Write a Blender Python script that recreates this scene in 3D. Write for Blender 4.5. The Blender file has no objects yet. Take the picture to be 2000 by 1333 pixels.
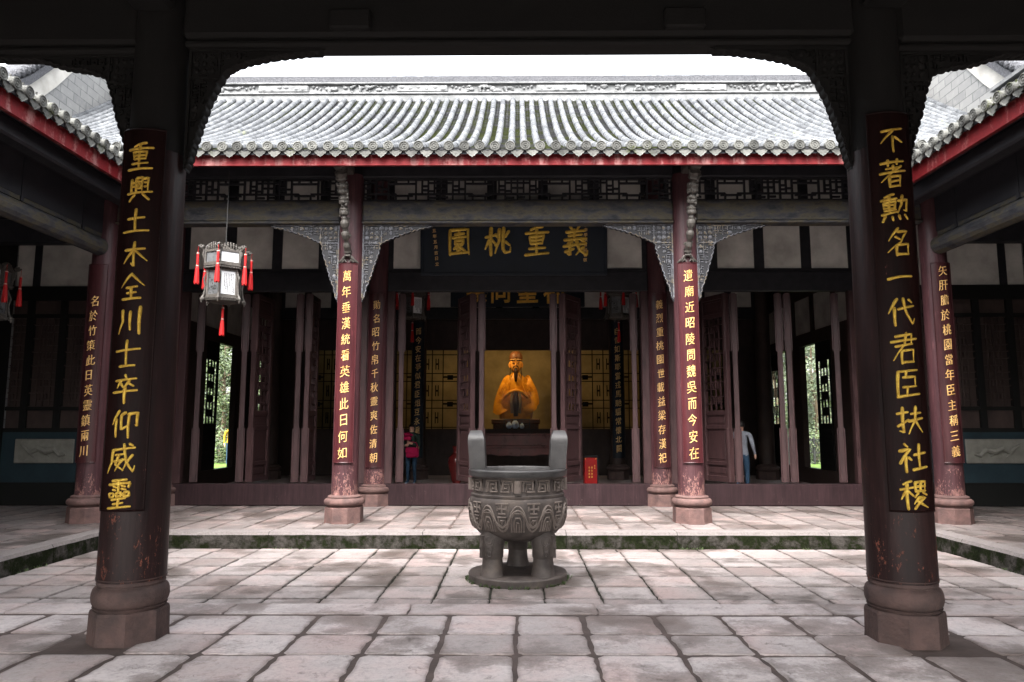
import bpy, bmesh, math, random
from math import sin, cos, pi, radians, sqrt, atan2
from mathutils import Vector, Matrix, noise
R = random.Random(7)
SC = bpy.context.scene
COL = SC.collection

# ------------------------------------------------------------------ camera, sky, sun, exposure
cam = bpy.data.cameras.new("camera"); camo = bpy.data.objects.new("camera", cam); COL.objects.link(camo)
cam.sensor_width = 36; cam.lens = 25.2; cam.clip_end = 500
camo.location = (0, 0, 1.6); camo.rotation_euler = (radians(90 + 6.866), 0, radians(0.45)); SC.camera = camo
SC.view_settings.view_transform = 'Standard'; SC.view_settings.look = 'None'
SC.view_settings.gamma = 1; SC.view_settings.use_curve_mapping = False
SC.view_settings.exposure = 3.1
SC.cycles.use_denoising = True; SC.cycles.max_bounces = 10; SC.cycles.diffuse_bounces = 6
SC.cycles.sample_clamp_indirect = 6
SUN_EL, SUN_ROT = radians(54), radians(195)
w = bpy.data.worlds.new("World"); SC.world = w; w.use_nodes = True
nt = w.node_tree; bg = nt.nodes['Background']; sky = nt.nodes.new('ShaderNodeTexSky'); sky.sky_type = 'NISHITA'
sky.sun_disc = False; sky.sun_elevation = SUN_EL; sky.sun_rotation = SUN_ROT; sky.dust_density = 6; sky.air_density = 1.4
hs = nt.nodes.new('ShaderNodeHueSaturation'); hs.inputs['Saturation'].default_value = 0.22
nt.links.new(sky.outputs[0], hs.inputs['Color']); nt.links.new(hs.outputs[0], bg.inputs[0]); bg.inputs[1].default_value = 0.15
sl = bpy.data.lights.new("sun", 'SUN'); sl.energy = 0.7; sl.angle = radians(45); sl.color = (1, .97, .93)
so = bpy.data.objects.new("sun", sl); COL.objects.link(so)
# sun direction: matches the sky's azimuth
so.rotation_euler = (pi / 2 - SUN_EL, 0, pi - SUN_ROT)

# ------------------------------------------------------------------ mesh builder
OFF = {}                                       # world origin of every parent
class MB:
    def __init__(s): s.v = []; s.f = []; s.mi = []; s.tone = []; s.m = Matrix.Identity(4); s.cur = 0; s.t = 0.0; s.sm = []; s.smooth = False; s.ev = []
    def add(s, vs, fs, ev=None):
        n = len(s.v); s.ev += ev or [0.0] * len(vs); s.v += [tuple(s.m @ Vector(p)) for p in vs]
        for f in fs: s.f.append([i + n for i in f]); s.mi.append(s.cur); s.tone.append(s.t); s.sm.append(s.smooth)
    def box(s, x0, x1, y0, y1, z0, z1, b=0):
        if b <= 0:
            vs = [(x, y, z) for z in (z0, z1) for y in (y0, y1) for x in (x0, x1)]
            s.add(vs, [(0, 2, 3, 1), (4, 5, 7, 6), (0, 1, 5, 4), (2, 6, 7, 3), (0, 4, 6, 2), (1, 3, 7, 5)]); return
        b = min(b, (x1 - x0) * .45, (y1 - y0) * .45, (z1 - z0) * .45)
        vs = []; F = []
        for (sx, x, ix) in ((-1, x0, x0 + b), (1, x1, x1 - b)):
            for (sy, y, iy) in ((-1, y0, y0 + b), (1, y1, y1 - b)):
                for (sz, z, iz) in ((-1, z0, z0 + b), (1, z1, z1 - b)):
                    vs += [(x, iy, iz), (ix, y, iz), (ix, iy, z)]
        I = lambda a, b_, c, k: (a * 4 + b_ * 2 + c) * 3 + k
        for a in (0, 1):
            F.append([I(a, 0, 0, 0), I(a, 1, 0, 0), I(a, 1, 1, 0), I(a, 0, 1, 0)])
            F.append([I(0, a, 0, 1), I(1, a, 0, 1), I(1, a, 1, 1), I(0, a, 1, 1)])
            F.append([I(0, 0, a, 2), I(1, 0, a, 2), I(1, 1, a, 2), I(0, 1, a, 2)])
            for c in (0, 1):
                F.append([I(a, c, 0, 0), I(a, c, 1, 0), I(a, c, 1, 1), I(a, c, 0, 1)])
                F.append([I(a, 0, c, 0), I(a, 1, c, 0), I(a, 1, c, 2), I(a, 0, c, 2)])
                F.append([I(0, a, c, 1), I(1, a, c, 1), I(1, a, c, 2), I(0, a, c, 2)])
        for a in (0, 1):
            for c in (0, 1):
                for d in (0, 1): F.append([I(a, c, d, 0), I(a, c, d, 1), I(a, c, d, 2)])
        s.add(vs, F)
    def lathe(s, prof, c=(0, 0, 0), n=32, sq=None, cap=True):
        vs = []; F = []
        for (r, z) in prof:
            for k in range(n):
                a = 2 * pi * (k + .5) / n; q = r
                vs.append((c[0] + q * cos(a), c[1] + q * sin(a), c[2] + z))
        m = len(prof)
        for i in range(m - 1):
            for k in range(n): F.append((i * n + k, i * n + (k + 1) % n, (i + 1) * n + (k + 1) % n, (i + 1) * n + k))
        if cap: F.append(tuple(range(n))[::-1]); F.append(tuple((m - 1) * n + k for k in range(n)))
        s.add(vs, F)
    def loft(s, rings, closed=True, cap=True):
        n = len(rings[0]); vs = [p for r in rings for p in r]; F = []
        for i in range(len(rings) - 1):
            for k in range(n if closed else n - 1): F.append((i * n + k, i * n + (k + 1) % n, (i + 1) * n + (k + 1) % n, (i + 1) * n + k))
        if cap and closed: F.append(tuple(range(n))[::-1]); F.append(tuple((len(rings) - 1) * n + k for k in range(n)))
        s.add(vs, F)
    def tube(s, path, rad, n=8, sx=1.0, cap=True):
        P = [Vector(p) for p in path]; rings = []
        if not hasattr(rad, '__len__'): rad = [rad] * len(P)
        up = Vector((0, 0, 1))
        for i, p in enumerate(P):
            t = (P[min(i + 1, len(P) - 1)] - P[max(i - 1, 0)]).normalized()
            u = up if abs(t.dot(up)) < .95 else Vector((0, 1, 0))
            a = t.cross(u).normalized(); b = a.cross(t).normalized()
            rings.append([tuple(p + (a * cos(2 * pi * k / n) * sx + b * sin(2 * pi * k / n)) * rad[i]) for k in range(n)])
        s.loft(rings, True, cap)
    def prism(s, poly, axis, a, b):            # poly in the two other axes (x,z for 'y'; y,z for 'x'; x,y for 'z')
        def P(u, v, w_): return {'y': (u, w_, v), 'x': (w_, u, v), 'z': (u, v, w_)}[axis]
        n = len(poly); vs = [P(u, v, a) for u, v in poly] + [P(u, v, b) for u, v in poly]
        s.add(vs, [tuple(range(n))[::-1], tuple(range(n, 2 * n))] + [(i, (i + 1) % n, n + (i + 1) % n, n + i) for i in range(n)])
    def ball(s, c, r, n=10, m=6, sc=(1, 1, 1)):
        vs = []; F = []
        for i in range(m + 1):
            th = pi * i / m
            for k in range(n):
                a = 2 * pi * k / n; vs.append((c[0] + r * sc[0] * sin(th) * cos(a), c[1] + r * sc[1] * sin(th) * sin(a), c[2] + r * sc[2] * cos(th)))
        for i in range(m):
            for k in range(n): F.append((i * n + k, (i + 1) * n + k, (i + 1) * n + (k + 1) % n, i * n + (k + 1) % n))
        s.add(vs, F)
    def build(s, name, mats, parent=None, smooth=None, merge=False):
        o_ = OFF.get(parent.name, Vector((0, 0, 0))) if parent else Vector((0, 0, 0))
        me = bpy.data.meshes.new(name)
        me.from_pydata([tuple(Vector(p) - o_) for p in s.v], [], s.f)
        if not isinstance(mats, (list, tuple)): mats = [mats]
        for m in mats: me.materials.append(m)
        me.polygons.foreach_set('material_index', s.mi)
        at = me.attributes.new('tone', 'FLOAT', 'FACE'); at.data.foreach_set('value', s.tone)
        if any(s.ev): me.attributes.new('edge', 'FLOAT', 'POINT').data.foreach_set('value', s.ev)
        bm = bmesh.new(); bm.from_mesh(me)
        if merge: bmesh.ops.remove_doubles(bm, verts=bm.verts, dist=1e-5)
        bmesh.ops.recalc_face_normals(bm, faces=bm.faces); bm.to_mesh(me); bm.free()
        if smooth is not None:
            me.polygons.foreach_set('use_smooth', [True] * len(me.polygons)); me.set_sharp_from_angle(angle=radians(smooth))
        elif any(s.sm): me.polygons.foreach_set('use_smooth', s.sm)
        me.update()
        o = bpy.data.objects.new(name, me); COL.objects.link(o)
        if parent: o.parent = parent
        OFF[o.name] = o_
        return o

def tag(o, label=None, cat=None, group=None, kind=None):
    if label: o['label'] = label
    if cat: o['category'] = cat
    if group: o['group'] = group
    if kind: o['kind'] = kind
    return o
def thing(name, label, cat, loc=(0, 0, 0), group=None, kind=None):
    group = group or {'couplet_board': 'couplet boards on the columns', 'tree': 'garden trees', 'shrub': 'garden shrubs', 'gable_wall': 'gable walls', 'side_gallery': 'side galleries', 'porcelain_jar': 'porcelain jars', 'person': 'visitors', 'name_plaque': 'name plaques'}.get(name)
    o = bpy.data.objects.new(name, None); COL.objects.link(o); o.location = loc; o.empty_display_size = .2
    OFF[o.name] = Vector(loc); return tag(o, label, cat, group, kind)
def copy_thing(root, loc, label):
    r = root.copy(); COL.objects.link(r); r.location = loc; r['label'] = label
    for ch in list(root.children):
        c = ch.copy(); COL.objects.link(c); c.parent = r
        for g in ch.children:
            d = g.copy(); COL.objects.link(d); d.parent = c
    return r

# ------------------------------------------------------------------ materials
def nodes(name):
    m = bpy.data.materials.new(name); m.use_nodes = True; t = m.node_tree
    return m, t, t.nodes['Principled BSDF']
def N(t, typ, **kw):
    n = t.nodes.new('ShaderNode' + typ)
    for k, v in kw.items():
        if k.startswith('i_'):
            key = k[2:]; key = int(key) if key.isdigit() else key.replace('_', ' ')
            n.inputs[key].default_value = v
        else: setattr(n, k, v)
    return n
def L(t, a, b): t.links.new(a, b)
def ramp(t, fac, stops):
    r = N(t, 'ValToRGB'); e = r.color_ramp.elements
    while len(e) < len(stops): e.new(.5)
    for el, (p, c) in zip(e, stops): el.position = p; el.color = (*c, 1) if len(c) == 3 else c
    L(t, fac, r.inputs[0]); return r.outputs[0]
def mix(t, fac, a, b, mode='MIX'):
    n = N(t, 'Mix', data_type='RGBA', blend_type=mode)
    for sock, v in ((n.inputs[0], fac), (n.inputs[6], a), (n.inputs[7], b)):
        if isinstance(v, (int, float)): sock.default_value = v
        elif isinstance(v, tuple): sock.default_value = (*v, 1)
        else: L(t, v, sock)
    return n.outputs[2]
def math_(t, op, a, b=0.0, c=0.0):
    n = N(t, 'Math', operation=op)
    for i, v in enumerate((a, b, c)):
        if isinstance(v, (int, float)): n.inputs[i].default_value = v
        else: L(t, v, n.inputs[i])
    return n.outputs[0]
def noise_(t, vec, scale, detail=6, rough=.6, dist=0):
    n = N(t, 'TexNoise', i_Scale=scale, i_Detail=detail, i_Roughness=rough, i_Distortion=dist); L(t, vec, n.inputs['Vector']); return n.outputs[0]
def scaled(t, vec, s):
    n = N(t, 'VectorMath', operation='MULTIPLY'); L(t, vec, n.inputs[0]); n.inputs[1].default_value = s; return n.outputs[0]
def bump(t, h, p, strength=.3, dist=.02):
    b = N(t, 'Bump', i_Strength=strength, i_Distance=dist); L(t, h, b.inputs['Height']); L(t, b.outputs[0], p.inputs['Normal']); return b
def pos(t): return N(t, 'NewGeometry').outputs['Position']
def posz(t):
    s = N(t, 'SeparateXYZ'); L(t, pos(t), s.inputs[0]); return s.outputs[2]

def M(name, c1, c2=None, rough=.6, scale=4, stretch=(1, 1, 1), bs=.15, bscale=40, metal=0, spec=.22, bdist=.01):
    m, t, p = nodes(name); v = pos(t)
    c2 = c2 or tuple(x * .7 for x in c1)
    vs = scaled(t, v, stretch)
    n = noise_(t, vs, scale)
    L(t, ramp(t, n, [(.32, c2), (.68, c1)]), p.inputs['Base Color'])
    n2 = noise_(t, scaled(t, v, stretch), bscale, 4)
    if bs: bump(t, n2, p, bs, bdist)
    rr = math_(t, 'MULTIPLY_ADD', n, .3, rough - .15); L(t, rr, p.inputs['Roughness'])
    p.inputs['Metallic'].default_value = metal; p.inputs['Specular IOR Level'].default_value = spec
    return m
MAT = {}
MAT['timber'] = M('dark_timber', (.017, .0165, .0195), (.008, .008, .010), .5, 6, (1, 1, 1), .25, 60)
MAT['blackwood'] = M('black_timber', (.0055, .0055, .005), (.0025, .0025, .0022), .8, 5, bs=.2, bscale=50)
MAT['ceil'] = M('ceiling_boards', (.022, .022, .026), (.010, .010, .013), .7, 3, bs=.2)
MAT['brownwood'] = M('brown_inner_timber', (.050, .034, .030), (.026, .018, .016), .6, 5, (1, 1, .5), .25, 50)
MAT['door'] = M('door_paint', (.047, .0235, .0240), (.023, .012, .0125), .45, 5, (3, 3, .5), .2, 50)
MAT['plaster'] = M('white_plaster', (.50, .48, .445), (.28, .268, .245), .85, 1.6, bs=.15, bscale=25)
MAT['dimplaster'] = M('interior_plaster', (.30, .25, .14), (.18, .145, .075), .85, 1.5, bs=.1, bscale=25)
MAT['stonebase'] = M('red_sandstone', (.13, .074, .066), (.065, .04, .037), .75, 7, bs=.5, bscale=30, bdist=.02)
MAT['darkbase'] = M('dark_sandstone', (.075, .047, .042), (.036, .025, .023), .8, 7, bs=.5, bscale=30, bdist=.02)
MAT['iron'] = M('dark_iron', (.03, .03, .03), rough=.5)
MAT['pane'] = M('white_silk_panel', (.52, .53, .54), (.44, .455, .47), .5, 6, bs=0)
MAT['greypane'] = M('grey_silk_reflection', (.10, .103, .106), (.045, .047, .05), .5, 14, bs=0)
MAT['ink'] = M('black_ink', (.03, .03, .03), rough=.6, bs=0)
MAT['lframe'] = M('lantern_wood', (.075, .068, .06), (.035, .031, .028), .45, 30, bs=.5, bscale=90)
MAT['tassel'] = M('red_tassel', (.36, .008, .008), (.22, .005, .006), .6, 60, (1, 1, .1), .4, 120)
MAT['tband'] = M('tassel_band', (.5, .3, .26), rough=.6)
MAT['gold'] = M('gold_leaf', (.80, .47, .09), (.58, .30, .045), .36, 12, bs=.5, bscale=45, metal=.35)
MAT['brightgold'] = M('bright_gold_leaf', (.60, .41, .065), (.36, .21, .028), .38, 30, bs=.8, bscale=70, metal=.3)
MAT['palegold'] = M('pale_gold_paint', (.74, .48, .19), (.50, .30, .10), .5, 14, bs=.2, bscale=60, metal=.1)
MAT['grey'] = M('grey_roof_stone', (.18, .182, .185), (.085, .088, .09), .85, 5, bs=.5, bscale=35)
MAT['cap'] = M('ridge_cap_tile', (.11, .11, .12), (.035, .037, .042), .85, 26, bs=1, bscale=60, bdist=.03)
MAT['relief'] = M('relief_stone', (.17, .165, .145), (.12, .115, .10), .8, 6, bs=.5, bscale=30)
MAT['bluewall'] = M('blue_grey_wall', (.014, .028, .035), (.008, .016, .022), .7, 3, bs=.2)
MAT['robe'] = M('golden_robe', (.72, .34, .022), (.48, .18, .010), .45, 6, bs=.1)
MAT['face'] = M('gilded_skin', (.62, .30, .06), (.52, .23, .04), .4, 6, bs=0)
MAT['hat'] = M('brown_crown', (.12, .045, .014), (.05, .02, .008), .5, 20, bs=.4)
MAT['beard'] = M('dark_beard', (.035, .015, .007), (.015, .008, .005), .6, 40, (4, 4, .3), .5, 80)
MAT['sash'] = M('pale_sash', (.22, .17, .08), (.14, .10, .05), .6, 10)
MAT['table'] = M('red_brown_table', (.10, .025, .022), (.05, .014, .013), .3, 5)
MAT['redbox'] = M('red_lacquer_box', (.32, .005, .005), (.24, .004, .004), .35, 5, bs=0)
MAT['vase'] = M('red_glaze', (.085, .010, .009), (.05, .007, .007), .2, 8, bs=0)
MAT['skin'] = M('skin', (.55, .32, .23), (.5, .28, .2), .5, 20, bs=0)
MAT['hair'] = M('black_hair', (.015, .012, .012), rough=.5)
MAT['jacket'] = M('dark_green_jacket', (.02, .04, .03), rough=.7, scale=15)
MAT['jeans'] = M('blue_jeans', (.026, .058, .10), (.015, .035, .065), .8, 20)
MAT['magenta'] = M('magenta_cloth', (.42, .006, .07), (.32, .005, .055), .5, 15)
MAT['sweater'] = M('grey_sweater', (.2, .21, .245), (.15, .16, .185), .85, 25)
MAT['yellow'] = M('yellow_shirt', (.38, .22, .015), rough=.7)
MAT['shoe'] = M('shoe', (.25, .3, .36), rough=.5)
MAT['white'] = M('white_paper', (.7, .7, .7), rough=.6, bs=0)
MAT['bark'] = M('bark', (.12, .09, .06), (.06, .045, .03), .9, 12, (1, 1, .3), .6, 30)
MAT['bluecer'] = M('blue_porcelain', (.25, .38, .62), (.55, .62, .72), .2, 30, bs=0)

def lacquer(name, base, dark, chip, zlo, zhi, amt, rough=.34, spec=.22):
    m, t, p = nodes(name); v = pos(t)
    n = noise_(t, scaled(t, v, (1, 1, .25)), 6, 5)
    st = noise_(t, scaled(t, v, (1, 1, .04)), 26, 5, .7)
    c = ramp(t, n, [(.3, dark), (.7, base)]); c = mix(t, ramp(t, st, [(.45, (0, 0, 0)), (.72, (.7, .7, .7))]), c, tuple(x * .4 for x in dark)); c = mix(t, ramp(t, noise_(t, scaled(t, v, (1, 1, .08)), 40, 4), [(.62, (0, 0, 0)), (.7, (.4, .4, .4))]), c, tuple(x * 2.2 for x in base))
    # worn, flaking paint near the foot of the shaft
    z = posz(t)
    mr = N(t, 'MapRange', i_1=zlo, i_2=zhi, i_3=1.0, i_4=0.0); L(t, z, mr.inputs[0])
    n2 = math_(t, 'MULTIPLY_ADD', noise_(t, scaled(t, v, (1, 1, .5)), 9, 4), .36, math_(t, 'MULTIPLY', noise_(t, scaled(t, v, (1, 1, .45)), 42, 8, .75), .64))
    th = math_(t, 'MULTIPLY_ADD', mr.outputs[0], amt, n2)
    f = ramp(t, th, [(.64, (0, 0, 0)), (.665, (1, 1, 1))])
    n3 = noise_(t, v, 14, 3)
    cc = ramp(t, n3, [(.35, chip), (.55, tuple(q * .55 for q in chip)), (.7, chip)])
    c = mix(t, f, c, cc)
    L(t, c, p.inputs['Base Color'])
    L(t, math_(t, 'MULTIPLY_ADD', f, .4, rough), p.inputs['Roughness'])
    p.inputs['Specular IOR Level'].default_value = spec
    nb = noise_(t, scaled(t, v, (1, 1, .15)), 30, 4)
    h = math_(t, 'MULTIPLY_ADD', f, -.5, nb); bump(t, h, p, .35, .008)
    return m
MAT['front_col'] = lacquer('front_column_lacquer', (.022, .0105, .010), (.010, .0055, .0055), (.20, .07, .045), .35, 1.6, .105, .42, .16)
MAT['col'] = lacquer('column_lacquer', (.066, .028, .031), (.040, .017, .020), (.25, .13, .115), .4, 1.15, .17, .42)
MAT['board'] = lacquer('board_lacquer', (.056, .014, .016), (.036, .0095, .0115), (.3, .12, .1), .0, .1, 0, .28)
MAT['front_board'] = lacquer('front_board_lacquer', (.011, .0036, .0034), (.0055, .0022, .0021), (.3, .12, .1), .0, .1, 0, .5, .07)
MAT['wing_board'] = lacquer('wing_board_lacquer', (.046, .014, .016), (.03, .0095, .0105), (.3, .12, .1), .0, .1, 0, .3)
MAT['plaque'] = M('black_plaque', (.008, .012, .019), (.005, .008, .012), .5, 4, bs=.05, spec=.2)
MAT['sill'] = lacquer('sill_paint', (.030, .0155, .0175), (.017, .009, .010), (.12, .095, .085), -.1, .6, .07, .7, .12)

def red_board():
    m, t, p = nodes('red_eave_paint'); v = pos(t)
    n = noise_(t, scaled(t, v, (2.2, 2.2, .5)), 3, 5); n2 = noise_(t, v, 22, 6, .7)
    f = ramp(t, math_(t, 'MULTIPLY_ADD', n2, .45, n), [(.74, (0, 0, 0)), (.90, (1, 1, 1))])
    c = mix(t, f, ramp(t, n2, [(.3, (.085, .006, .008)), (.7, (.135, .010, .012))]), (.20, .09, .085))
    L(t, c, p.inputs['Base Color']); p.inputs['Roughness'].default_value = .6; p.inputs['Specular IOR Level'].default_value = .12; bump(t, n2, p, .15, .004); return m
MAT['red'] = red_board()

def lintel():
    m, t, p = nodes('weathered_lintel'); v = pos(t)
    n = noise_(t, scaled(t, v, (1, 1, 2.5)), 3, 6, .65); n2 = noise_(t, v, 18, 6, .7)
    c = ramp(t, n, [(.34, (.020, .021, .025)), (.48, (.042, .041, .043)), (.56, (.06, .052, .036)), (.68, (.028, .028, .03))])
    f = ramp(t, n2, [(.6, (0, 0, 0)), (.72, (1, 1, 1))]); c = mix(t, f, c, (.085, .075, .058))
    L(t, c, p.inputs['Base Color']); p.inputs['Roughness'].default_value = .7; p.inputs['Specular IOR Level'].default_value = .12; bump(t, n2, p, .4, .01); return m
MAT['lintel'] = lintel()

def carved():
    m, t, p = nodes('carved_painted_wood'); v = pos(t)
    n = noise_(t, v, 5, 3); n2 = noise_(t, v, 55, 5); n3 = noise_(t, v, 24, 2, .5, 1.2)
    c = ramp(t, n, [(.45, (.125, .128, .145)), (.52, (.16, .16, .165)), (.57, (.17, .13, .075)), (.66, (.13, .13, .145))])
    recess_shade = ramp(t, n3, [(.44, (0, 0, 0)), (.52, (1, 1, 1))])
    c = mix(t, recess_shade, (.07, .07, .075), c); c = mix(t, math_(t, 'MULTIPLY', n2, .35), c, (.06, .06, .065))  # dark flecks imitate shade in the carving's recesses
    L(t, c, p.inputs['Base Color']); p.inputs['Roughness'].default_value = .75; p.inputs['Specular IOR Level'].default_value = .12
    bump(t, math_(t, 'MULTIPLY_ADD', n2, .2, n3), p, .6, .03); return m
MAT['carved'] = carved()

def tile_mat(name, c1, c2, dark, moss, mz=.62):
    m, t, p = nodes(name); v = pos(t)
    n = noise_(t, v, 5, 6, .65); n2 = noise_(t, v, 30, 6, .7); n3 = noise_(t, v, 1.1, 4)
    at = N(t, 'Attribute', attribute_name='tone')
    c = ramp(t, n, [(.3, c2), (.6, c1)])
    c = mix(t, ramp(t, n2, [(.52, (0, 0, 0)), (.75, (1, 1, 1))]), c, dark)
    f = ramp(t, math_(t, 'MULTIPLY_ADD', n2, .35, n3), [(mz + .1, (0, 0, 0)), (mz + .2, (1, 1, 1))])
    c = mix(t, f, c, moss)
    c = mix(t, 1.0, c, ramp(t, at.outputs['Fac'], [(0, (.55, .55, .56)), (1, (1.08, 1.08, 1.08))]), 'MULTIPLY')
    L(t, c, p.inputs['Base Color']); p.inputs['Roughness'].default_value = .9; p.inputs['Specular IOR Level'].default_value = .15; bump(t, n2, p, .5, .012); return m
MAT['tile'] = tile_mat('cover_tile', (.115, .12, .127), (.058, .062, .068), (.02, .022, .024), (.20, .22, .10), .75)
MAT['pan'] = tile_mat('pan_tile', (.05, .05, .053), (.026, .027, .03), (.015, .015, .015), (.035, .042, .013), .52)
MAT['eave'] = tile_mat('eave_tile', (.115, .115, .107), (.055, .056, .052), (.018, .018, .015), (.045, .052, .018), .68)

def slab_mat(name, c1, c2, wet, crack=1.0, warm=(.30, .215, .20), mul=1.0):
    m, t, p = nodes(name); v = pos(t)
    at = N(t, 'Attribute', attribute_name='tone'); tone = at.outputs['Fac']
    # every slab samples its own patch of noise, so stains stop at the joints
    off = N(t, 'CombineXYZ'); L(t, math_(t, 'MULTIPLY', tone, 37.0), off.inputs[0]); L(t, math_(t, 'MULTIPLY', tone, 91.0), off.inputs[1])
    vv = N(t, 'VectorMath', operation='ADD'); L(t, v, vv.inputs[0]); L(t, off.outputs[0], vv.inputs[1]); u = vv.outputs[0]
    n = noise_(t, u, 2.2, 8, .68); n2 = noise_(t, v, 30, 8, .72); n3 = noise_(t, v, .9, 6, .62); n4 = noise_(t, u, 9, 6, .7, 1.5)
    c = ramp(t, n, [(.25, c2), (.62, c1)])
    c = mix(t, ramp(t, noise_(t, u, 1.1, 4), [(.46, (0, 0, 0)), (.66, (.75, .75, .75))]), c, warm)
    c = mix(t, 1.0, c, ramp(t, tone, [(0, (.70, .68, .67)), (.35, (.88, .87, .865)), (1, (1.10, 1.10, 1.10))]), 'MULTIPLY')
    c = mix(t, ramp(t, n4, [(.50, (0, 0, 0)), (.72, (.5, .5, .5))]), c, tuple(x * .5 for x in c2))
    c = mix(t, ramp(t, n2, [(.5, (0, 0, 0)), (.8, (.55, .55, .55))]), c, tuple(x * .4 for x in c2))
    # damp brown patches with ragged outline
    f = ramp(t, math_(t, 'MULTIPLY_ADD', n2, .14, n3), [(.565, (0, 0, 0)), (.61, (.5, .5, .5)), (.70, (.85, .85, .85))]); c = mix(t, f, c, wet)
    ea = N(t, 'Attribute', attribute_name='edge')      # dirt washed into the slab's rim
    fe = math_(t, 'MULTIPLY', ea.outputs['Fac'], ramp(t, noise_(t, v, 4.5, 6, .65), [(.36, (.12, .12, .12)), (.62, (1, 1, 1))]))
    c = mix(t, math_(t, 'MULTIPLY', fe, .62), c, wet)
    # flaked layers: thin broken lines running mostly across the view
    dv = N(t, 'VectorMath', operation='ADD'); L(t, u, dv.inputs[0])
    nn = N(t, 'TexNoise', i_Scale=4.0, i_Detail=7, i_Roughness=.65); L(t, v, nn.inputs['Vector'])
    sc = N(t, 'VectorMath', operation='SCALE', i_Scale=.6); L(t, nn.outputs['Color'], sc.inputs[0]); L(t, sc.outputs[0], dv.inputs[1])
    vo = N(t, 'TexVoronoi', feature='DISTANCE_TO_EDGE', i_Scale=1.3); L(t, scaled(t, dv.outputs[0], (1, 2.6, 1)), vo.inputs['Vector'])
    ck = ramp(t, vo.outputs[0], [(.002, (1, 1, 1)), (.012, (0, 0, 0))])
    gate = ramp(t, noise_(t, u, 3.4, 5), [(.5, (0, 0, 0)), (.62, (1, 1, 1))])
    ck = math_(t, 'MULTIPLY', ck, gate)
    c = mix(t, math_(t, 'MULTIPLY', ck, crack), c, (.06, .045, .04))
    L(t, c, p.inputs['Base Color'])
    L(t, math_(t, 'MULTIPLY_ADD', f, -.22, .66), p.inputs['Roughness'])
    flake = ramp(t, noise_(t, u, 3.0, 7, .6, .6), [(.40, (0, 0, 0)), (.44, (.5, .5, .5)), (.56, (.5, .5, .5)), (.60, (1, 1, 1))])
    h = math_(t, 'ADD', math_(t, 'MULTIPLY', n2, .35), math_(t, 'MULTIPLY_ADD', ck, -.8, math_(t, 'MULTIPLY_ADD', flake, .35, math_(t, 'MULTIPLY', n, .7))))
    bump(t, h, p, .7, .025); return m
MAT['slab'] = slab_mat('courtyard_stone', (.33, .295, .287), (.205, .176, .17), (.06, .046, .039), .3, mul=.9)
MAT['pslab'] = slab_mat('porch_stone', (.52, .465, .452), (.35, .30, .29), (.12, .09, .078), .55, warm=(.42, .30, .28))
MAT['hslab'] = slab_mat('platform_stone', (.19, .165, .158), (.12, .10, .096), (.055, .043, .038), .25)
MAT['mortar'] = M('damp_mortar', (.10, .074, .066), (.05, .037, .033), .8, 4, bs=.5, bscale=30)
MAT['joint'] = M('dark_joint_soil', (.02, .018, .013), (.010, .011, .007), .9, 8, bs=.5)

def kerb_mat():
    m, t, p = nodes('mossy_kerb'); v = pos(t)
    n = noise_(t, v, 4, 6, .7); n2 = noise_(t, v, 30, 6, .7); z = posz(t)
    g = N(t, 'NewGeometry'); sx = N(t, 'SeparateXYZ'); L(t, g.outputs['True Normal'], sx.inputs[0])
    moss = ramp(t, n, [(.3, (.004, .0045, .003)), (.46, (.009, .012, .004)), (.52, (.024, .022, .018)), (.64, (.060, .054, .049))])
    stone = ramp(t, n2, [(.3, (.16, .14, .135)), (.7, (.24, .215, .21))])
    f = ramp(t, sx.outputs[2], [(.25, (0, 0, 0)), (.6, (1, 1, 1))])
    L(t, mix(t, f, moss, stone), p.inputs['Base Color']); p.inputs['Roughness'].default_value = .95; p.inputs['Specular IOR Level'].default_value = .08
    bump(t, math_(t, 'MULTIPLY_ADD', n, 1.5, n2), p, .9, .03); return m
MAT['kerb'] = kerb_mat()

def bronze():
    m, t, p = nodes('cast_stone_censer'); v = pos(t)
    n = noise_(t, v, 5, 6, .65); n2 = noise_(t, v, 60, 6)
    c = ramp(t, n, [(.3, (.032, .026, .024)), (.55, (.066, .054, .049)), (.75, (.11, .086, .07))])
    L(t, c, p.inputs['Base Color']); p.inputs['Roughness'].default_value = .6; p.inputs['Specular IOR Level'].default_value = .25; bump(t, n2, p, .3, .006); return m
MAT['censer'] = bronze()
MAT['censer_relief'] = M('censer_raised_work', (.155, .127, .112), (.10, .08, .07), .6, 9, bs=.3, bscale=60)  # relief lighter, body darker: recess shade is painted into the two colours
MAT['censer_dark'] = M('censer_rim', (.055, .052, .052), (.028, .027, .027), .42, 6, bs=.2, bscale=60)

def brick_mat():
    m, t, p = nodes('grey_brick'); g = N(t, 'NewGeometry'); s = N(t, 'SeparateXYZ'); L(t, g.outputs['Position'], s.inputs[0])
    cb = N(t, 'CombineXYZ'); L(t, s.outputs[1], cb.inputs[0]); L(t, s.outputs[2], cb.inputs[1])
    b = N(t, 'TexBrick', i_Scale=1.0, i_Mortar_Size=.012, i_Brick_Width=.5, i_Row_Height=.22); L(t, cb.outputs[0], b.inputs['Vector'])
    b.inputs['Color1'].default_value = (.20, .20, .195, 1); b.inputs['Color2'].default_value = (.14, .14, .14, 1); b.inputs['Mortar'].default_value = (.09, .09, .09, 1)
    n = noise_(t, pos(t), 6, 6); c = mix(t, ramp(t, n, [(.5, (0, 0, 0)), (.8, (.6, .6, .6))]), b.outputs[0], (.25, .25, .24))
    L(t, c, p.inputs['Base Color']); p.inputs['Roughness'].default_value = .85; bump(t, b.outputs[1], p, -.3, .01); return m
MAT['brick'] = brick_mat()

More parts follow.
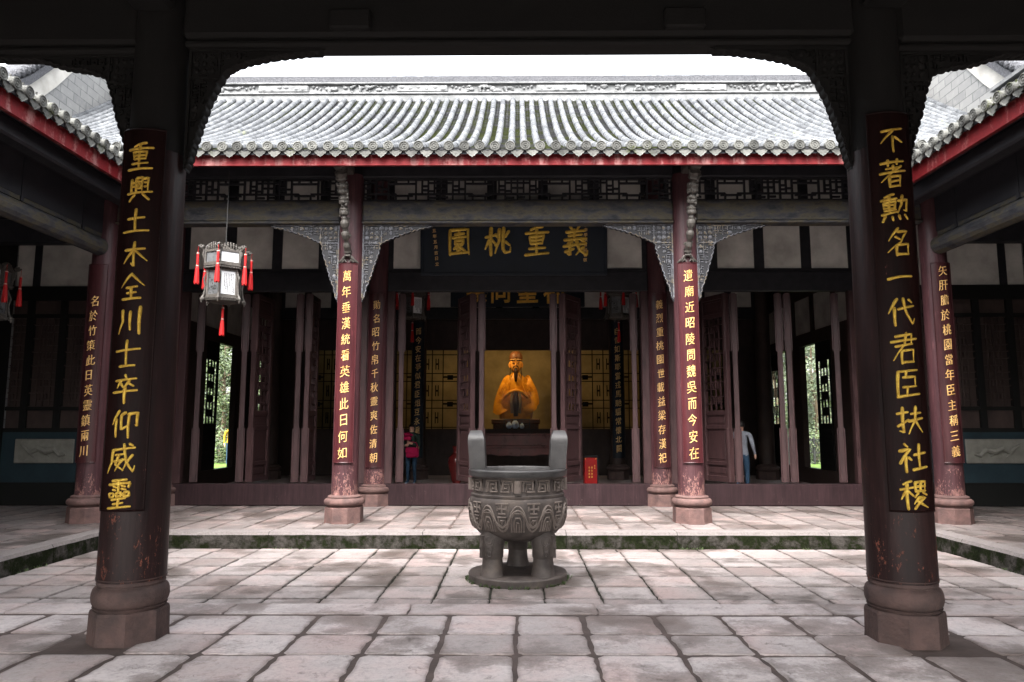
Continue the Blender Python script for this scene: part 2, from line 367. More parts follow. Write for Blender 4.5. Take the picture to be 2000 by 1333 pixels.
def leaf_mat(name, c1, c2):
    m, t, p = nodes(name); at = N(t, 'Attribute', attribute_name='tone')
    L(t, ramp(t, at.outputs['Fac'], [(0, c2), (1, c1)]), p.inputs['Base Color']); p.inputs['Roughness'].default_value = .55
    p.inputs['Transmission Weight'].default_value = 0; return m
MAT['leaf'] = leaf_mat('leaves', (.062, .092, .022), (.014, .026, .008))
MAT['leaf2'] = leaf_mat('pale_leaves', (.095, .115, .055), (.02, .036, .016))
MAT['grass'] = M('grass', (.12, .20, .035), (.06, .11, .02), .8, 8, bs=.6, bscale=60)

def glass():
    m, t, p = nodes('case_glass'); p.inputs['Base Color'].default_value = (1, 1, 1, 1); p.inputs['Roughness'].default_value = .02
    out = t.nodes['Material Output']; tr = N(t, 'BsdfTransparent'); gl = N(t, 'BsdfGlossy', i_Roughness=.03)
    mx = N(t, 'MixShader', i_0=.002); L(t, tr.outputs[0], mx.inputs[1]); L(t, gl.outputs[0], mx.inputs[2]); L(t, mx.outputs[0], out.inputs['Surface']); return m
MAT['glass'] = glass()

# ------------------------------------------------------------------ lettering
FC = bpy.data.curves.new('fonttmp', 'FONT'); FO = bpy.data.objects.new('fonttmp', FC); COL.objects.link(FO)
GL = {}
def glyph(ch, weight):
    """outline of one character: list of verts (x,y in 0..1 box), faces; raised 1 unit"""
    k = (ch, weight)
    if k in GL: return GL[k]
    FC.body = ch; FC.size = 1; FC.offset = weight; FC.extrude = .5; FC.resolution_u = 3; FC.bevel_depth = 0
    dg = bpy.context.evaluated_depsgraph_get(); dg.update()
    me = bpy.data.meshes.new_from_object(FO.evaluated_get(dg))
    vs = [tuple(v.co) for v in me.vertices]; fs = [tuple(p.vertices) for p in me.polygons]
    bpy.data.meshes.remove(me)
    if vs:
        x0 = min(v[0] for v in vs); x1 = max(v[0] for v in vs); y0 = min(v[1] for v in vs); y1 = max(v[1] for v in vs)
        cx, cy = (x0 + x1) / 2, (y0 + y1) / 2
        vs = [(x - cx, y - cy, z) for x, y, z in vs]
    GL[k] = (vs, fs); return GL[k]
def put_char(mb, ch, cx, cz, wx, hz, surf, depth, weight=-.006, shear=.10, slant=0.0, rot=0.0):
    vs, fs = glyph(ch, weight); out = []
    for (x, y, z) in vs:
        y2 = y + shear * x; x2 = x + slant * y
        xr = x2 * cos(rot) - y2 * sin(rot); yr = x2 * sin(rot) + y2 * cos(rot)
        X = cx + xr * wx; Z = cz + yr * hz
        out.append((X, surf(X) - (z + .5) * depth + .001, Z))
    mb.add(out, fs)
BR = {
'園': "18,12 16,92;18,14 84,12 86,94;16,88 84,88;50,20 50,38;34,27 68,26;28,38 74,37;38,46 37,58;38,46 66,45 63,57;38,57 63,57;50,58 30,74;42,64 44,82 54,76;62,60 50,68;50,66 72,82",
'桃': "8,36 42,30;26,6 26,94;26,40 6,72;28,42 42,56;58,12 58,50 42,90;73,8 73,78 80,88 98,86 98,70;45,28 53,38;42,64 55,54;94,20 80,36;80,52 96,64",
'重': "72,4 28,14;8,24 94,22;50,8 50,90;26,34 30,60;26,34 76,33 70,60;28,46 72,46;30,58 70,58;22,73 80,71;8,92 94,90",
'義': "32,2 42,14;68,0 58,14;18,20 84,17;26,32 76,30;10,46 92,42;50,14 50,46;40,50 22,58;8,66 92,60;32,56 32,94 22,88;12,84 44,74;56,46 66,76 94,98 96,84;84,70 54,94;74,46 86,54",
'興': "20,16 18,60;22,28 34,28;22,42 34,42;38,12 38,58;38,12 62,10 60,58;44,24 56,24;44,34 44,48 56,48 56,34 44,34;66,16 82,12 80,60;68,28 80,28;68,42 80,42;4,66 96,60;34,70 12,92;64,68 88,88",
'土': "22,40 78,36;50,8 50,86;8,88 94,84",
'木': "14,36 86,30;50,6 50,94 40,86;48,36 10,82;52,36 94,76",
'全': "50,4 6,50;50,6 96,46;30,52 70,50;32,70 68,68;50,52 50,88;16,92 86,88",
'川': "18,14 20,50 6,92;50,18 50,80;84,6 84,94",
'士': "8,36 94,32;50,6 50,84;24,86 78,84",
'卒': "50,2 54,12;14,20 88,16;36,22 18,44;32,30 46,44;66,22 50,44;62,30 82,42;6,60 94,56;50,44 50,98",
'仰': "32,4 6,50;22,34 22,94;56,12 40,22 40,70 58,60;64,18 92,14 92,62 84,56;66,18 66,98",
'威': "20,22 96,18;22,22 20,60 4,94;34,38 60,36;46,38 34,68 62,88;60,52 34,88;28,58 68,54;62,4 70,60 94,94 98,76;90,40 60,88;78,4 90,12",
'靈': "24,6 78,4;10,18 90,16 86,28;50,6 50,40;28,24 40,28;28,34 40,38;60,24 72,26;60,34 74,36;14,46 14,58 30,58 30,46 14,46;42,46 42,58 58,58 58,46 42,46;70,46 70,58 86,58 86,46 70,46;26,66 76,64;50,66 50,92;32,80 68,78;10,94 92,92",
'不': "10,16 90,12;54,16 8,60;50,36 50,94;58,40 88,60",
'著': "10,14 90,10;34,2 34,22;66,2 66,20;26,32 74,28;50,22 50,46;6,48 96,42;82,26 10,76;36,62 36,96;36,62 76,60 74,96;38,78 74,76;36,94 74,94",
'勳': "46,4 14,12;4,22 56,18;30,8 30,68;12,30 14,52;12,30 50,28 46,52;14,40 46,40;14,52 46,52;12,60 50,58;4,72 58,66;58,28 94,24 90,66 80,60;76,8 72,40 56,70;14,80 6,96;36,82 40,94;60,80 66,94;82,78 94,94",
'名': "48,4 14,44;44,16 80,14 54,52 8,82;34,30 52,42;40,60 40,96;40,60 84,58 82,96;40,92 84,92",
'一': "6,56 50,50 94,50",
'代': "34,4 4,52;22,34 22,96;36,38 94,30;56,4 64,50 88,94 96,74;76,8 88,18",
'君': "18,14 78,10 76,40;4,28 96,24;18,44 78,40;56,4 50,40 8,86;38,60 38,98;38,60 82,58 80,96;38,94 80,94",
'臣': "20,6 18,94;20,8 88,4;46,8 46,28;36,28 80,26 80,62;34,62 80,60;48,62 48,90;16,92 92,88",
'扶': "4,26 42,22;24,4 24,90 12,82;4,66 44,48;52,30 92,26;44,52 98,46;72,6 68,50 40,94;70,52 98,92",
'社': "22,4 32,14;6,26 40,22 6,68;26,44 26,96;32,50 44,58;52,42 94,38;72,8 72,86;46,90 98,86",
'稷': "40,4 12,14;4,30 46,26;24,12 24,96;24,34 4,62;28,36 44,54;54,8 54,38;54,8 90,6 88,38;54,22 88,22;72,8 72,36;54,38 88,38;62,44 50,58;80,44 94,54;64,58 46,80;60,62 88,60 48,98;58,72 98,96",
}
def brush_char(mb, ch, cx, cz, wx, hz, surf, wid, shear=.07, relief=.85):
    """a character written with a brush: each stroke a raised, rounded, swelling ridge"""
    for st in BR[ch].split(';'):
        pts = [tuple(float(q) for q in p.split(',')) for p in st.split()]
        pts = [(p[0] + R.uniform(-1.5, 1.5), p[1] + R.uniform(-1.5, 1.5)) for p in pts]
        P = []
        for i in range(len(pts) - 1):
            for k in range(6 if i < len(pts) - 2 else 7):
                f = k / 6; a, b = pts[i], pts[i + 1]; q = 5 if len(pts) == 2 else 2
                dx, dy = b[0] - a[0], b[1] - a[1]; bow = sin(pi * f) * .05
                P.append((a[0] + dx * f - dy * bow * .5, a[1] + dy * f + dx * bow * .5 - abs(dx) * bow * .6))
        n = len(P); dx, dy = pts[-1][0] - pts[0][0], pts[-1][1] - pts[0][1]
        tap = .45 if (abs(dx) > 12 and abs(dy) > 22) else .95
        length = sqrt(dx * dx + dy * dy); base = wid * (1.0 if length > 28 else .9) * R.uniform(.9, 1.12)
        if abs(dy) > abs(dx) * 3: base *= 1.1
        path = []; rad = []
        for i, (x, y) in enumerate(P):
            f = i / (n - 1); u = (x - 50) / 100; v = (50 - y) / 100 + shear * u
            X = cx + u * wx; path.append((X, surf(X), cz + v * hz))
            rad.append(base * (.78 + .3 * (1 - f) ** 3 - .0 * f) * (1 + (tap - 1) * max(0, (f - .45) / .55)) * (.8 if i == 0 else 1))
        # ribbon of half-ellipse sections standing on the board
        rings = []
        m = 7
        for i, p in enumerate(path):
            a = Vector(path[max(i - 1, 0)]); b = Vector(path[min(i + 1, n - 1)]); t = b - a; t.y = 0
            t = t.normalized() if t.length > 1e-9 else Vector((1, 0, 0)); nx = Vector((-t.z, 0, t.x))
            ring = []
            for k in range(m):
                an = pi * k / (m - 1); q = nx * cos(an) * rad[i]
                ring.append((p[0] + q.x, surf(p[0] + q.x) - sin(an) * rad[i] * relief - .001, p[2] + q.z))
            rings.append(ring)
        # rounded ends
        def shrink(r, c, k, d):
            return [((x - c[0]) * k + c[0] + d[0], surf(c[0]) + (y - surf(c[0])) * k, (z - c[2]) * k + c[2] + d[1]) for x, y, z in r]
        t0 = Vector(path[0]) - Vector(path[1]); t0.y = 0; t0.normalize(); t1 = Vector(path[-1]) - Vector(path[-2]); t1.y = 0; t1.normalize()
        rings = [shrink(rings[0], path[0], .45, (t0.x * rad[0] * .7, t0.z * rad[0] * .7))] + rings + [shrink(rings[-1], path[-1], .4, (t1.x * rad[-1] * .8, t1.z * rad[-1] * .8))]
        s0 = mb.smooth; mb.smooth = True; mb.loft(rings, False, False); mb.smooth = s0

# ------------------------------------------------------------------ paving
def slab_field(mb, x0, x1, y0, y1, dx, dy, z, gap, rag=.006, cham=.02, skip=None, jit=.02, offs=0.0, th=.05, zj=.004, gy=1.0):
    nx = max(1, round((x1 - x0) / dx)); ny = max(1, round((y1 - y0) / dy)); dx = (x1 - x0) / nx; dy = (y1 - y0) / ny
    xs = [[x0 + i * dx + (R.uniform(-jit, jit) if 0 < i < nx else 0) for i in range(nx + 1)] for _ in range(ny)]
    ys = [y0 + j * dy + (R.uniform(-jit, jit) if 0 < j < ny else 0) for j in range(ny + 1)]
    base = [x0 + i * dx + R.uniform(-jit, jit) for i in range(nx + 1)]
    for j in range(ny):
        for i in range(nx):
            a, b = base[i] + R.uniform(-1, 1) * jit * .3, base[i + 1] + R.uniform(-1, 1) * jit * .3
            if i == 0: a = x0
            if i == nx - 1: b = x1
            c, d = ys[j], ys[j + 1]
            if skip and skip((a + b) / 2, (c + d) / 2): continue
            g = gap * R.uniform(.6, 1.35) / 2
            slab(mb, a + g, b - g, c + g * gy, d - g * gy, z + R.uniform(-zj, zj * .5), rag, cham, th)
def slab(mb, a, b, c, d, z, rag, cham, th=.05):
    ch = cham * R.uniform(.5, 1.4); pts = []
    cor = [(a, c, 1, 0), (b, c, 0, 1), (b, d, -1, 0), (a, d, 0, -1)]
    for k in range(4):
        p, q = cor[k], cor[(k + 1) % 4]; dx, dy = p[2], p[3]; ln = abs(q[0] - p[0]) + abs(q[1] - p[1])
        m = max(3, int(ln / .09))
        for s in range(m + 1):
            t = ch + (ln - 2 * ch) * s / m
            w_ = R.uniform(-rag, rag) - (R.random() < .06) * rag * 2.5
            pts.append((p[0] + dx * t - dy * w_, p[1] + dy * t + dx * w_))
    cx, cy = (a + b) / 2, (c + d) / 2
    def inset(k, zz):
        return [(cx + (x - cx) * (1 - k / max(.05, (b - a) / 2)), cy + (y - cy) * (1 - k / max(.05, (d - c) / 2)), zz) for x, y in pts]
    mb.t = R.random(); n = len(pts); tilt = (R.uniform(-.006, .006), R.uniform(-.006, .006))
    T = lambda pl: [(x, y, zz + (x - cx) * tilt[0] + (y - cy) * tilt[1]) for x, y, zz in pl]
    r0, r1, r2 = T(inset(0, z - th)), T(inset(0, z - .006)), T(inset(.009, z))
    r3 = T(inset(.04, z + .001)); q = lambda k: [(k * n + i, k * n + (i + 1) % n, (k + 1) * n + (i + 1) % n, (k + 1) * n + i) for i in range(n)]
    mb.add(r0 + r1 + r2 + r3, q(0) + q(1) + q(2) + [tuple(range(3 * n, 4 * n))], [1.0] * (3 * n) + [0.0] * n)

KX, KY, CZ, FY = 6.4, 11.3, -.24, 6.45            # kerb lines, court level, porch edge
mb = MB(); mb.box(-90, 90, -60, 160, -2, -.45); tag(mb.build('ground', MAT['joint']), kind='structure')
mb = MB(); mb.box(-7, 7, 6.2, 12, -.40, CZ - .018); tag(mb.build('courtyard_bed', MAT['joint']), kind='structure')
mb = MB(); slab_field(mb, -KX + .04, KX - .04, FY + .40, KY - .28, .595, .61, CZ, .024, .006, .015, jit=.012, gy=1.9)
slab_field(mb, -KX + .04, KX - .04, KY - .28, KY - .005, .62, .27, CZ - .012, .018, .006, .015)
tag(mb.build('courtyard_paving', MAT['slab']), kind='structure')
mb = MB(); mb.box(-12, 12, -6, FY - .02, -.40, -.009); tag(mb.build('porch_bed', MAT['mortar']), kind='structure')
mb = MB()
slab_field(mb, -12, 12, -6 + .43, FY - .06, .575, .535, 0, .034, .008, .03, skip=lambda x, y: abs(abs(x) - 2.97) < .2 and abs(y - 5.73) < .2, jit=.03)
tag(mb.build('porch_paving', MAT['pslab']), kind='structure')
mb = MB()
x = -12
while x < 12:
    ln = R.uniform(1.3, 2.4); slab(mb, x + .006, min(12, x + ln) - .006, FY, FY + .37, -.006, .006, .02, .35); x += ln
tag(mb.build('porch_edge_stones', MAT['pslab']), kind='structure')
# platform of the main hall and the two side galleries: one L-shaped level behind mossy kerbs
mb = MB(); mb.box(-12, 12, KY + .30, 15.3, -.4, -.014); mb.box(-12, -KX - .3, FY + .4, KY + .30, -.4, -.014); mb.box(KX + .3, 12, FY + .4, KY + .30, -.4, -.014)
tag(mb.build('platform_bed', MAT['mortar']), kind='structure')
mb = MB(); slab_field(mb, -12, 12, KY + .30, 15.0, .55, .55, 0, .035, .007, .03, jit=.02)
slab_field(mb, -12, -KX - .30, FY + .4, KY + .28, .56, .56, 0, .03, .007, .03)
slab_field(mb, KX + .30, 12, FY + .4, KY + .28, .56, .56, 0, .03, .007, .03)
tag(mb.build('platform_paving', MAT['hslab']), kind='structure')
mb = MB()
def kerb_run(ax, lo, hi, f):
    q = lo
    while q < hi - .01:
        ln = min(R.uniform(1.5, 2.8), hi - q)
        if hi - q - ln < .5: ln = hi - q
        n = max(4, int(ln / .12)); rr = []
        for i in range(n + 1):
            s = q + .004 + (ln - .008) * i / n; wv = noise.noise(Vector((s * 2.3, ax * 7.0, 1))) * .018 + noise.noise(Vector((s * 9, ax, 4))) * .008
            wz = noise.noise(Vector((s * 1.7, ax * 3.0, 8))) * .012
            rr.append([f(s, -.01 + wv, -.42), f(s, wv, -.05 + wz), f(s, .03 + wv, -.004 + wz), f(s, .30, -.002), f(s, .30, -.42)])
        mb.t = R.random(); mb.loft(rr); q += ln
kerb_run(0, -KX, KX, lambda s, d, z: (s, KY + d, z))
kerb_run(1, FY + .4, KY + .3, lambda s, d, z: (-KX - d, s, z))
kerb_run(2, FY + .4, KY + .3, lambda s, d, z: (KX + d, s, z))
tag(mb.build('mossy_kerb', MAT['kerb']), kind='structure')
# hall floor and the garden behind
mb = MB(); mb.box(-12, 12, 15.3, 26.4, -.4, .08); tag(mb.build('hall_floor', MAT['pslab']), kind='structure')
mb = MB()
for sx in (-1, 1):
    xa, xb = sorted((sx * 8.6, sx * 60)); mb.box(xa, xb, 26.5, 80, -.4, .12)
tag(mb.build('garden_ground', MAT['grass']), kind='structure')

# ------------------------------------------------------------------ columns
def column(parent, x, y, ztop, r, rt, mats, z0=0.0, ph=.21, rh=.25, pr=None, oct_=8, name='column', rmul=1.22, n=40, pmul=1.36, bulge=.28):
    """shaft with a moulded ring and an eight-sided plinth"""
    sm, bm_ = mats
    s = MB(); zs = z0 + ph + rh - .02
    prof = [(r, zs)] + [(r + (rt - r) * f, zs + (ztop - zs) * f) for f in (.15, .3, .5, .75, 1)]
    s.lathe(prof, (x, y, 0), n); sh = s.build(name, sm, parent, 40)
    q = MB(); R0 = r * pmul
    a = pi / oct_
    q.lathe([(R0 / cos(a) * 1.03, z0 - .05), (R0 / cos(a), z0 + .03), (R0 / cos(a) * .985, z0 + ph - .02), (R0 / cos(a) * .96, z0 + ph)], (x, y, 0), oct_); q.build('plinth', bm_, sh)
    t = MB(); h = rh; Rr = r * rmul * 1.1
    pr_ = [(R0 * .93, ph), (R0 * 1.0, ph + h * .10)]
    for k in range(9):
        an = -pi / 2 + pi * k / 8; pr_.append((R0 * .93 + h * bulge * cos(an), ph + h * .42 + h * .30 * sin(an)))
    pr_ += [(R0 * .90, ph + h * .76), (R0 * .93, ph + h * .82), (R0 * .91, ph + h * .9), (r * 1.02, ph + h * 1.0)]
    t.lathe(pr_, (x, y, z0), 40); t.build('base_ring', bm_, sh, 40)
    return sh

# ------------------------------------------------------------------ lattice helpers
def bars(mb, rects, y0, y1):
    for k, (xa, xb, za, zb) in enumerate(rects): mb.box(min(xa, xb), max(xa, xb), y0 + (k % 5) * .0004, y1 - (k % 7) * .0004, min(za, zb), max(za, zb))
def door_lattice(x0, x1, z0, z1, b=.022):
    """stepped-cross lattice of a tall door window"""
    o = []; W = x1 - x0; nx = 4; n = max(4, int((z1 - z0) / (W * .25))); cx = [x0 + W * i / nx for i in range(nx + 1)]; dz = (z1 - z0) / n
    for i in range(1, nx):
        o.append((cx[i] - b / 2, cx[i] + b / 2, z0, z1))
    for j in range(n + 1):
        z = z0 + j * dz
        for i in range(nx):
            k = (i + j * 2) % 4
            if (j % 4 == 0) or k in (0, 1) or (j % 2 == 0 and i in (1, 2)): o.append((cx[i], cx[i + 1], z - b / 2, z + b / 2))
        if j < n and j % 2: o.append(((cx[1] + cx[2]) / 2 - b / 2, (cx[1] + cx[2]) / 2 + b / 2, z, z + dz)); o.append(((cx[2] + cx[3]) / 2 - b / 2, (cx[2] + cx[3]) / 2 + b / 2, z, z + dz))
    return o
def door_leaf(parent, hx, hy, ang, wd, z0=.46, z1=4.46, mat='door', split=.36):
    """one folding leaf: frame, fretwork above, panels below; hinged at (hx,hy), turned by ang"""
    m4 = Matrix.Translation((hx, hy, 0)) @ Matrix.Rotation(ang, 4, 'Z'); s = MB(); s.m = m4; st = .10 if mat == 'door' else .06; T = .105 if mat == 'door' else .06
    zm = z0 + (z1 - z0) * split; zt = z1 - .5
    s.box(0, st, -T / 2, T / 2, z0, z1, .008); s.box(wd - st, wd, -T / 2, T / 2, z0, z1, .008)
    # long lifted edge strips and the foot blocks on the meeting stile
    if mat == 'door':
        for (za, zb) in ((z0, z0 + 1.12), (zt - .75, z1 - .02)):
            for sg in (-1, 1): s.box(.004, .07, *sorted((sg * (T / 2 - .002), sg * (T / 2 + .027))), za, zb, .006)
    for za, zb in ((z0, z0 + .12), (z0 + .34, z0 + .42), (zm - .34, zm - .26), (zm - .04, zm + .05), (zt, zt + .09), (z1 - .1, z1)): s.box(st, wd - st, -T / 2 + .006, T / 2 - .006, za, zb, .006)
    o = s.build('door_leaf', MAT[mat], parent)
    for za, zb in ((z0 + .12, z0 + .34), (z0 + .42, zm - .34), (zm - .26, zm - .04), (zt + .09, z1 - .1)):
        p = MB(); p.m = m4; p.box(st, wd - st, -.012, .012, za, zb); p.box(st + .05, wd - st - .05, -.024, .024, za + .045, zb - .045, .012)
        p.build('door_panel', MAT[mat], o)
    l = MB(); l.m = m4; bars(l, door_lattice(st, wd - st, zm + .05, zt, .022 if mat == 'door' else .016), -.018, .018); l.build('door_lattice', MAT[mat], o)
    return o

# ------------------------------------------------------------------ tiled roofs
def tile_roof(parent, u0, u1, prof, place, pitch=.246, ridge_over=None, name='roof', both=True):
    """cover tiles, pan tiles and eave tiles; prof = [(run,z)..] from eave to ridge; place(u,run,z)->xyz"""
    # arc-length samples
    S = [0]; 
    for i in range(1, len(prof)): S.append(S[-1] + sqrt((prof[i][0] - prof[i - 1][0]) ** 2 + (prof[i][1] - prof[i - 1][1]) ** 2))
    def at(s):
        s = max(0, min(S[-1], s))
        for i in range(1, len(S)):
            if s <= S[i] + 1e-9:
                f = (s - S[i - 1]) / (S[i] - S[i - 1]); a, b = prof[i - 1], prof[i]; t = (b[0] - a[0], b[1] - a[1]); l = sqrt(t[0] ** 2 + t[1] ** 2)
                return (a[0] + t[0] * f, a[1] + t[1] * f, -t[1] / l, t[0] / l)
    n = round((u1 - u0) / pitch); pitch = (u1 - u0) / n
    deck = MB(); D = []
    for i in range(len(prof)):
        D.append([place(u0, prof[i][0], prof[i][1] - .12), place(u0, prof[i][0], prof[i][1] - .03), place(u1, prof[i][0], prof[i][1] - .03), place(u1, prof[i][0], prof[i][1] - .12)])
    deck.loft(D); ro = deck.build(name, MAT['ceil'], parent)
    cov = MB(); seg = .245; ns = int(S[-1] / seg); K = 7; r = .070; cov.smooth = True
    for c in range(n + 1):
        u = u0 + c * pitch + R.uniform(-.008, .008)
        for j in range(ns):
            s0, s1 = j * seg, (j + 1) * seg + .012; q = R.uniform(-.005, .005); rings = []
            cov.t = min(1, max(0, R.gauss(.6, .25)))
            for (s, rr) in ((s0 - .014, r * .9), (s0, r * 1.04), (s0 + .03, r * 1.02), (s1, r * .86)):
                X, Z, nx, nz = at(s); rings.append([place(u + q + rr * cos(pi * k / (K - 1)), X + nx * rr * 1.05 * sin(pi * k / (K - 1)), Z + nz * rr * 1.05 * sin(pi * k / (K - 1))) for k in range(K)])
            cov.loft(rings, False)
    cov.build('cover_tiles', MAT['tile'], ro)
    pan = MB(); st = .085; ns2 = int(S[-1] / st)
    for c in range(n):
        u = u0 + (c + .5) * pitch
        for j in range(ns2):
            pan.t = R.random(); q = R.uniform(-.006, .006); rings = []
            for (s, up) in ((j * st - .004, -.02), (j * st, .012 + R.uniform(0, .008)), ((j + 1) * st + .01, -.012)):
                X, Z, nx, nz = at(s); rings.append([place(u + q + .085 * (2 * k / 4 - 1), X + nx * (up - .03 * (1 - (2 * k / 4 - 1) ** 2)), Z + nz * (up - .03 * (1 - (2 * k / 4 - 1) ** 2))) for k in range(5)])
            pan.loft(rings, False)
    pan.build('pan_tiles', MAT['pan'], ro)
    ev = MB(); ev.smooth = False
    for c in range(n + 1):                       # round end discs with a ring and a boss
        u = u0 + c * pitch + R.uniform(-.008, .008); X, Z, nx, nz = at(0); ev.t = R.random(); zc = Z + R.uniform(-.006, .006) + .012; rr = .083
        A = [(rr * cos(2 * pi * k / 18), rr * sin(2 * pi * k / 18)) for k in range(18)]
        rings = [[place(u + a * f, X + d, zc + b * f) for a, b in A] for f, d in ((1, .03), (1, -.045), (.86, -.05), (.80, -.038), (.62, -.036), (.56, -.046), (.44, -.046), (.38, -.036), (.2, -.036), (.12, -.05))]
        ev.loft(rings)
        ev.tube([place(u, X + .06, Z + .08), place(u, X + .055, Z + .135)], [.012, .016], 6)   # nail cap
    for c in range(n):                           # drip tiles: scalloped tongues
        u = u0 + (c + .5) * pitch + R.uniform(-.008, .008); X, Z, nx, nz = at(0); ev.t = R.random(); h = R.uniform(1.15, 1.3)
        sh = [(-.108, .01), (-.105, -.045), (-.085, -.075), (-.062, -.082), (-.045, -.105), (-.02, -.112), (0, -.128), (.02, -.112), (.045, -.105), (.062, -.082), (.085, -.075), (.105, -.045), (.108, .01), (.07, -.018), (0, -.034), (-.07, -.018)]
        n_ = len(sh); front = [place(u + a, X - .03, Z - .02 + b * h) for a, b in sh]; back = [place(u + a * .98, X - .012, Z - .018 + b * h) for a, b in sh]
        inn = [place(u + a * .8, X - .022, Z - .026 + b * h * .82) for a, b in sh]
        ev.add(front + back + inn, [(i, (i + 1) % n_, n_ + (i + 1) % n_, n_ + i) for i in range(n_)] + [(i, (i + 1) % n_, 2 * n_ + (i + 1) % n_, 2 * n_ + i) for i in range(n_)] + [tuple(range(2 * n_, 3 * n_))])
    ev.build('eave_tiles', MAT['eave'], ro)
    return ro

# ================================================================== MAIN HALL
BX, WX = 2.97, 7.37                                # column lines
Y1, Y2, Y3, YW = 12.5, 15.1, 21.5, 23.2            # verandah columns, door wall, inner columns, shrine wall
hall = thing('main_hall', 'dark timber temple hall with grey tiled roof and open lattice doors facing the courtyard', 'hall', (0, 15.1, 0))
C1 = (MAT['col'], MAT['stonebase'])
for x in (-WX, -BX, BX, WX): column(hall, x, Y1, 6.1, .225, .205, C1, ph=.26, rh=.20)
for x in (-WX, -BX, BX, WX): column(hall, x, Y2 + .02, 7.0, .225, .205, C1, ph=.24, rh=.20)
for x in (-WX, -BX, BX, WX): column(hall, x, Y3, 7.6, .23, .21, (MAT['brownwood'], MAT['darkbase']), z0=.08, ph=.24, rh=.20, n=24)

# beams of the verandah front: lintel, lattice transom, eave purlin
def beam(x0, x1, y0, y1, z0, z1, mat='timber', b=.02, parent=hall, name='beam'):
    m = MB(); m.box(x0, x1, y0, y1, z0, z1, b); return m.build(name, MAT[mat], parent)
bays = [(-WX, -BX), (-BX, BX), (BX, WX)]
for xa, xb in bays:
    m = MB(); g = .2
    m.box(xa + g, xb - g, Y1 - .10, Y1 + .10, 5.24, 5.63, .03); m.box(xa + g, xb - g, Y1 - .125, Y1 + .125, 5.20, 5.24, .01)
    m.build('lintel', MAT['lintel'], hall)
    beam(xa + g - .02, xb - g + .02, Y1 - .09, Y1 + .09, 6.06, 6.30)
    # fretwork between lintel and purlin
    x0, x1, z0, z1 = xa + g, xb - g, 5.63, 6.06; W = x1 - x0; f = MB()
    f.box(x0, x1, Y1 - .04, Y1 + .04, z0, z0 + .03); f.box(x0, x1, Y1 - .04, Y1 + .04, z1 - .03, z1)
    n = max(2, round(W / 1.45)); uw = W / n; rects = []; b = .016
    for k in range(n):
        a = x0 + k * uw; Z = lambda t: z0 + .03 + (z1 - z0 - .06) * t; X = lambda t: a + uw * t
        V = lambda t, p, q: rects.append((X(t) - b, X(t) + b, Z(p), Z(q))); Hh = lambda z, p, q: rects.append((X(p), X(q), Z(z) - b, Z(z) + b))
        V(0, 0, 1); V(.08, .3, 1); V(.16, 0, 1); V(.24, .3, 1); V(.32, 0, 1); Hh(.3, 0, .42); Hh(.82, .32, .68); Hh(.22, .36, .64); Hh(.14, .0, .1)
        V(.42, 0, .3); V(.42, .82, 1); V(.58, 0, .22); V(.58, .82, 1); V(.68, 0, 1); V(.76, .3, 1); V(.84, 0, 1); V(.92, .3, 1); Hh(.3, .58, 1); Hh(.6, .0, .08); Hh(.5, .16, .24); Hh(.7, .16, .24); Hh(.55, .24, .32)
        Hh(.6, .92, 1); Hh(.5, .76, .84); Hh(.7, .76, .84); Hh(.45, .84, .92); Hh(.86, .0, .16); Hh(.86, .84, 1); Hh(.12, .84, .96)
    rects.append((x1 - b, x1 + b, z0, z1)); bars(f, rects, Y1 - .022, Y1 + .022); f.build('lattice_transom', MAT['timber'], hall)
for s in (-1, 1):
    xa, xb = sorted((s * (WX + .2), s * 10.9)); beam(xa, xb, Y1 - .1, Y1 + .1, 4.86, 5.3); beam(xa, xb, Y1 - .05, Y1 + .05, 5.3, 6.2, 'ceil', .0, name='board_panel')
# fascia under the tiles
m = MB(); m.box(-10.75, 10.75, 11.30, 11.345, 5.875, 6.10); m.box(-10.75, 10.75, 11.292, 11.352, 5.862, 5.875); m.build('eave_board', MAT['red'], hall)
# rafters and soffit of the verandah
m = MB()
for k in range(44):
    x = -10.6 + k * .4925; m.loft([[(x - .04, 11.36, 5.95), (x + .04, 11.36, 5.95), (x + .04, 11.36, 6.05), (x - .04, 11.36, 6.05)], [(x - .04, 15.0, 7.62), (x + .04, 15.0, 7.62), (x + .04, 15.0, 7.72), (x - .04, 15.0, 7.72)]])
m.build('rafters', MAT['ceil'], hall)
# roof
prof = []
for k in range(15):
    t = k / 14; prof.append((11.22 + 6.98 * t, 6.135 + 4.16 * (.66 * t + .34 * t * t)))
roof = tile_roof(hall, -10.75, 10.75, prof, lambda u, r, z: (u, r, z))
m = MB(); D = []
for k in range(15):
    yy, zz = prof[14 - k]; yy = 36.4 - yy; D.append([(-10.75, yy, zz - .12), (-10.75, yy, zz), (10.75, yy, zz), (10.75, yy, zz - .12)])
m.loft(D); m.build('rear_slope', MAT['tile'], roof)
# ridge: plaster base, mouldings, carved band, dark tile cap
m = MB(); ry = 18.25
m.box(-10.75, 10.75, ry - .17, ry + .17, 10.12, 10.37, .02); m.build('ridge_base', MAT['grey'], roof)
m = MB()
for z, d, h in ((10.37, .21, .045), (10.655, .21, .045)): m.box(-10.75, 10.75, ry - d, ry + d, z, z + h, .012)
m.box(-10.75, 10.75, ry - .12, ry + .12, 10.415, 10.655)
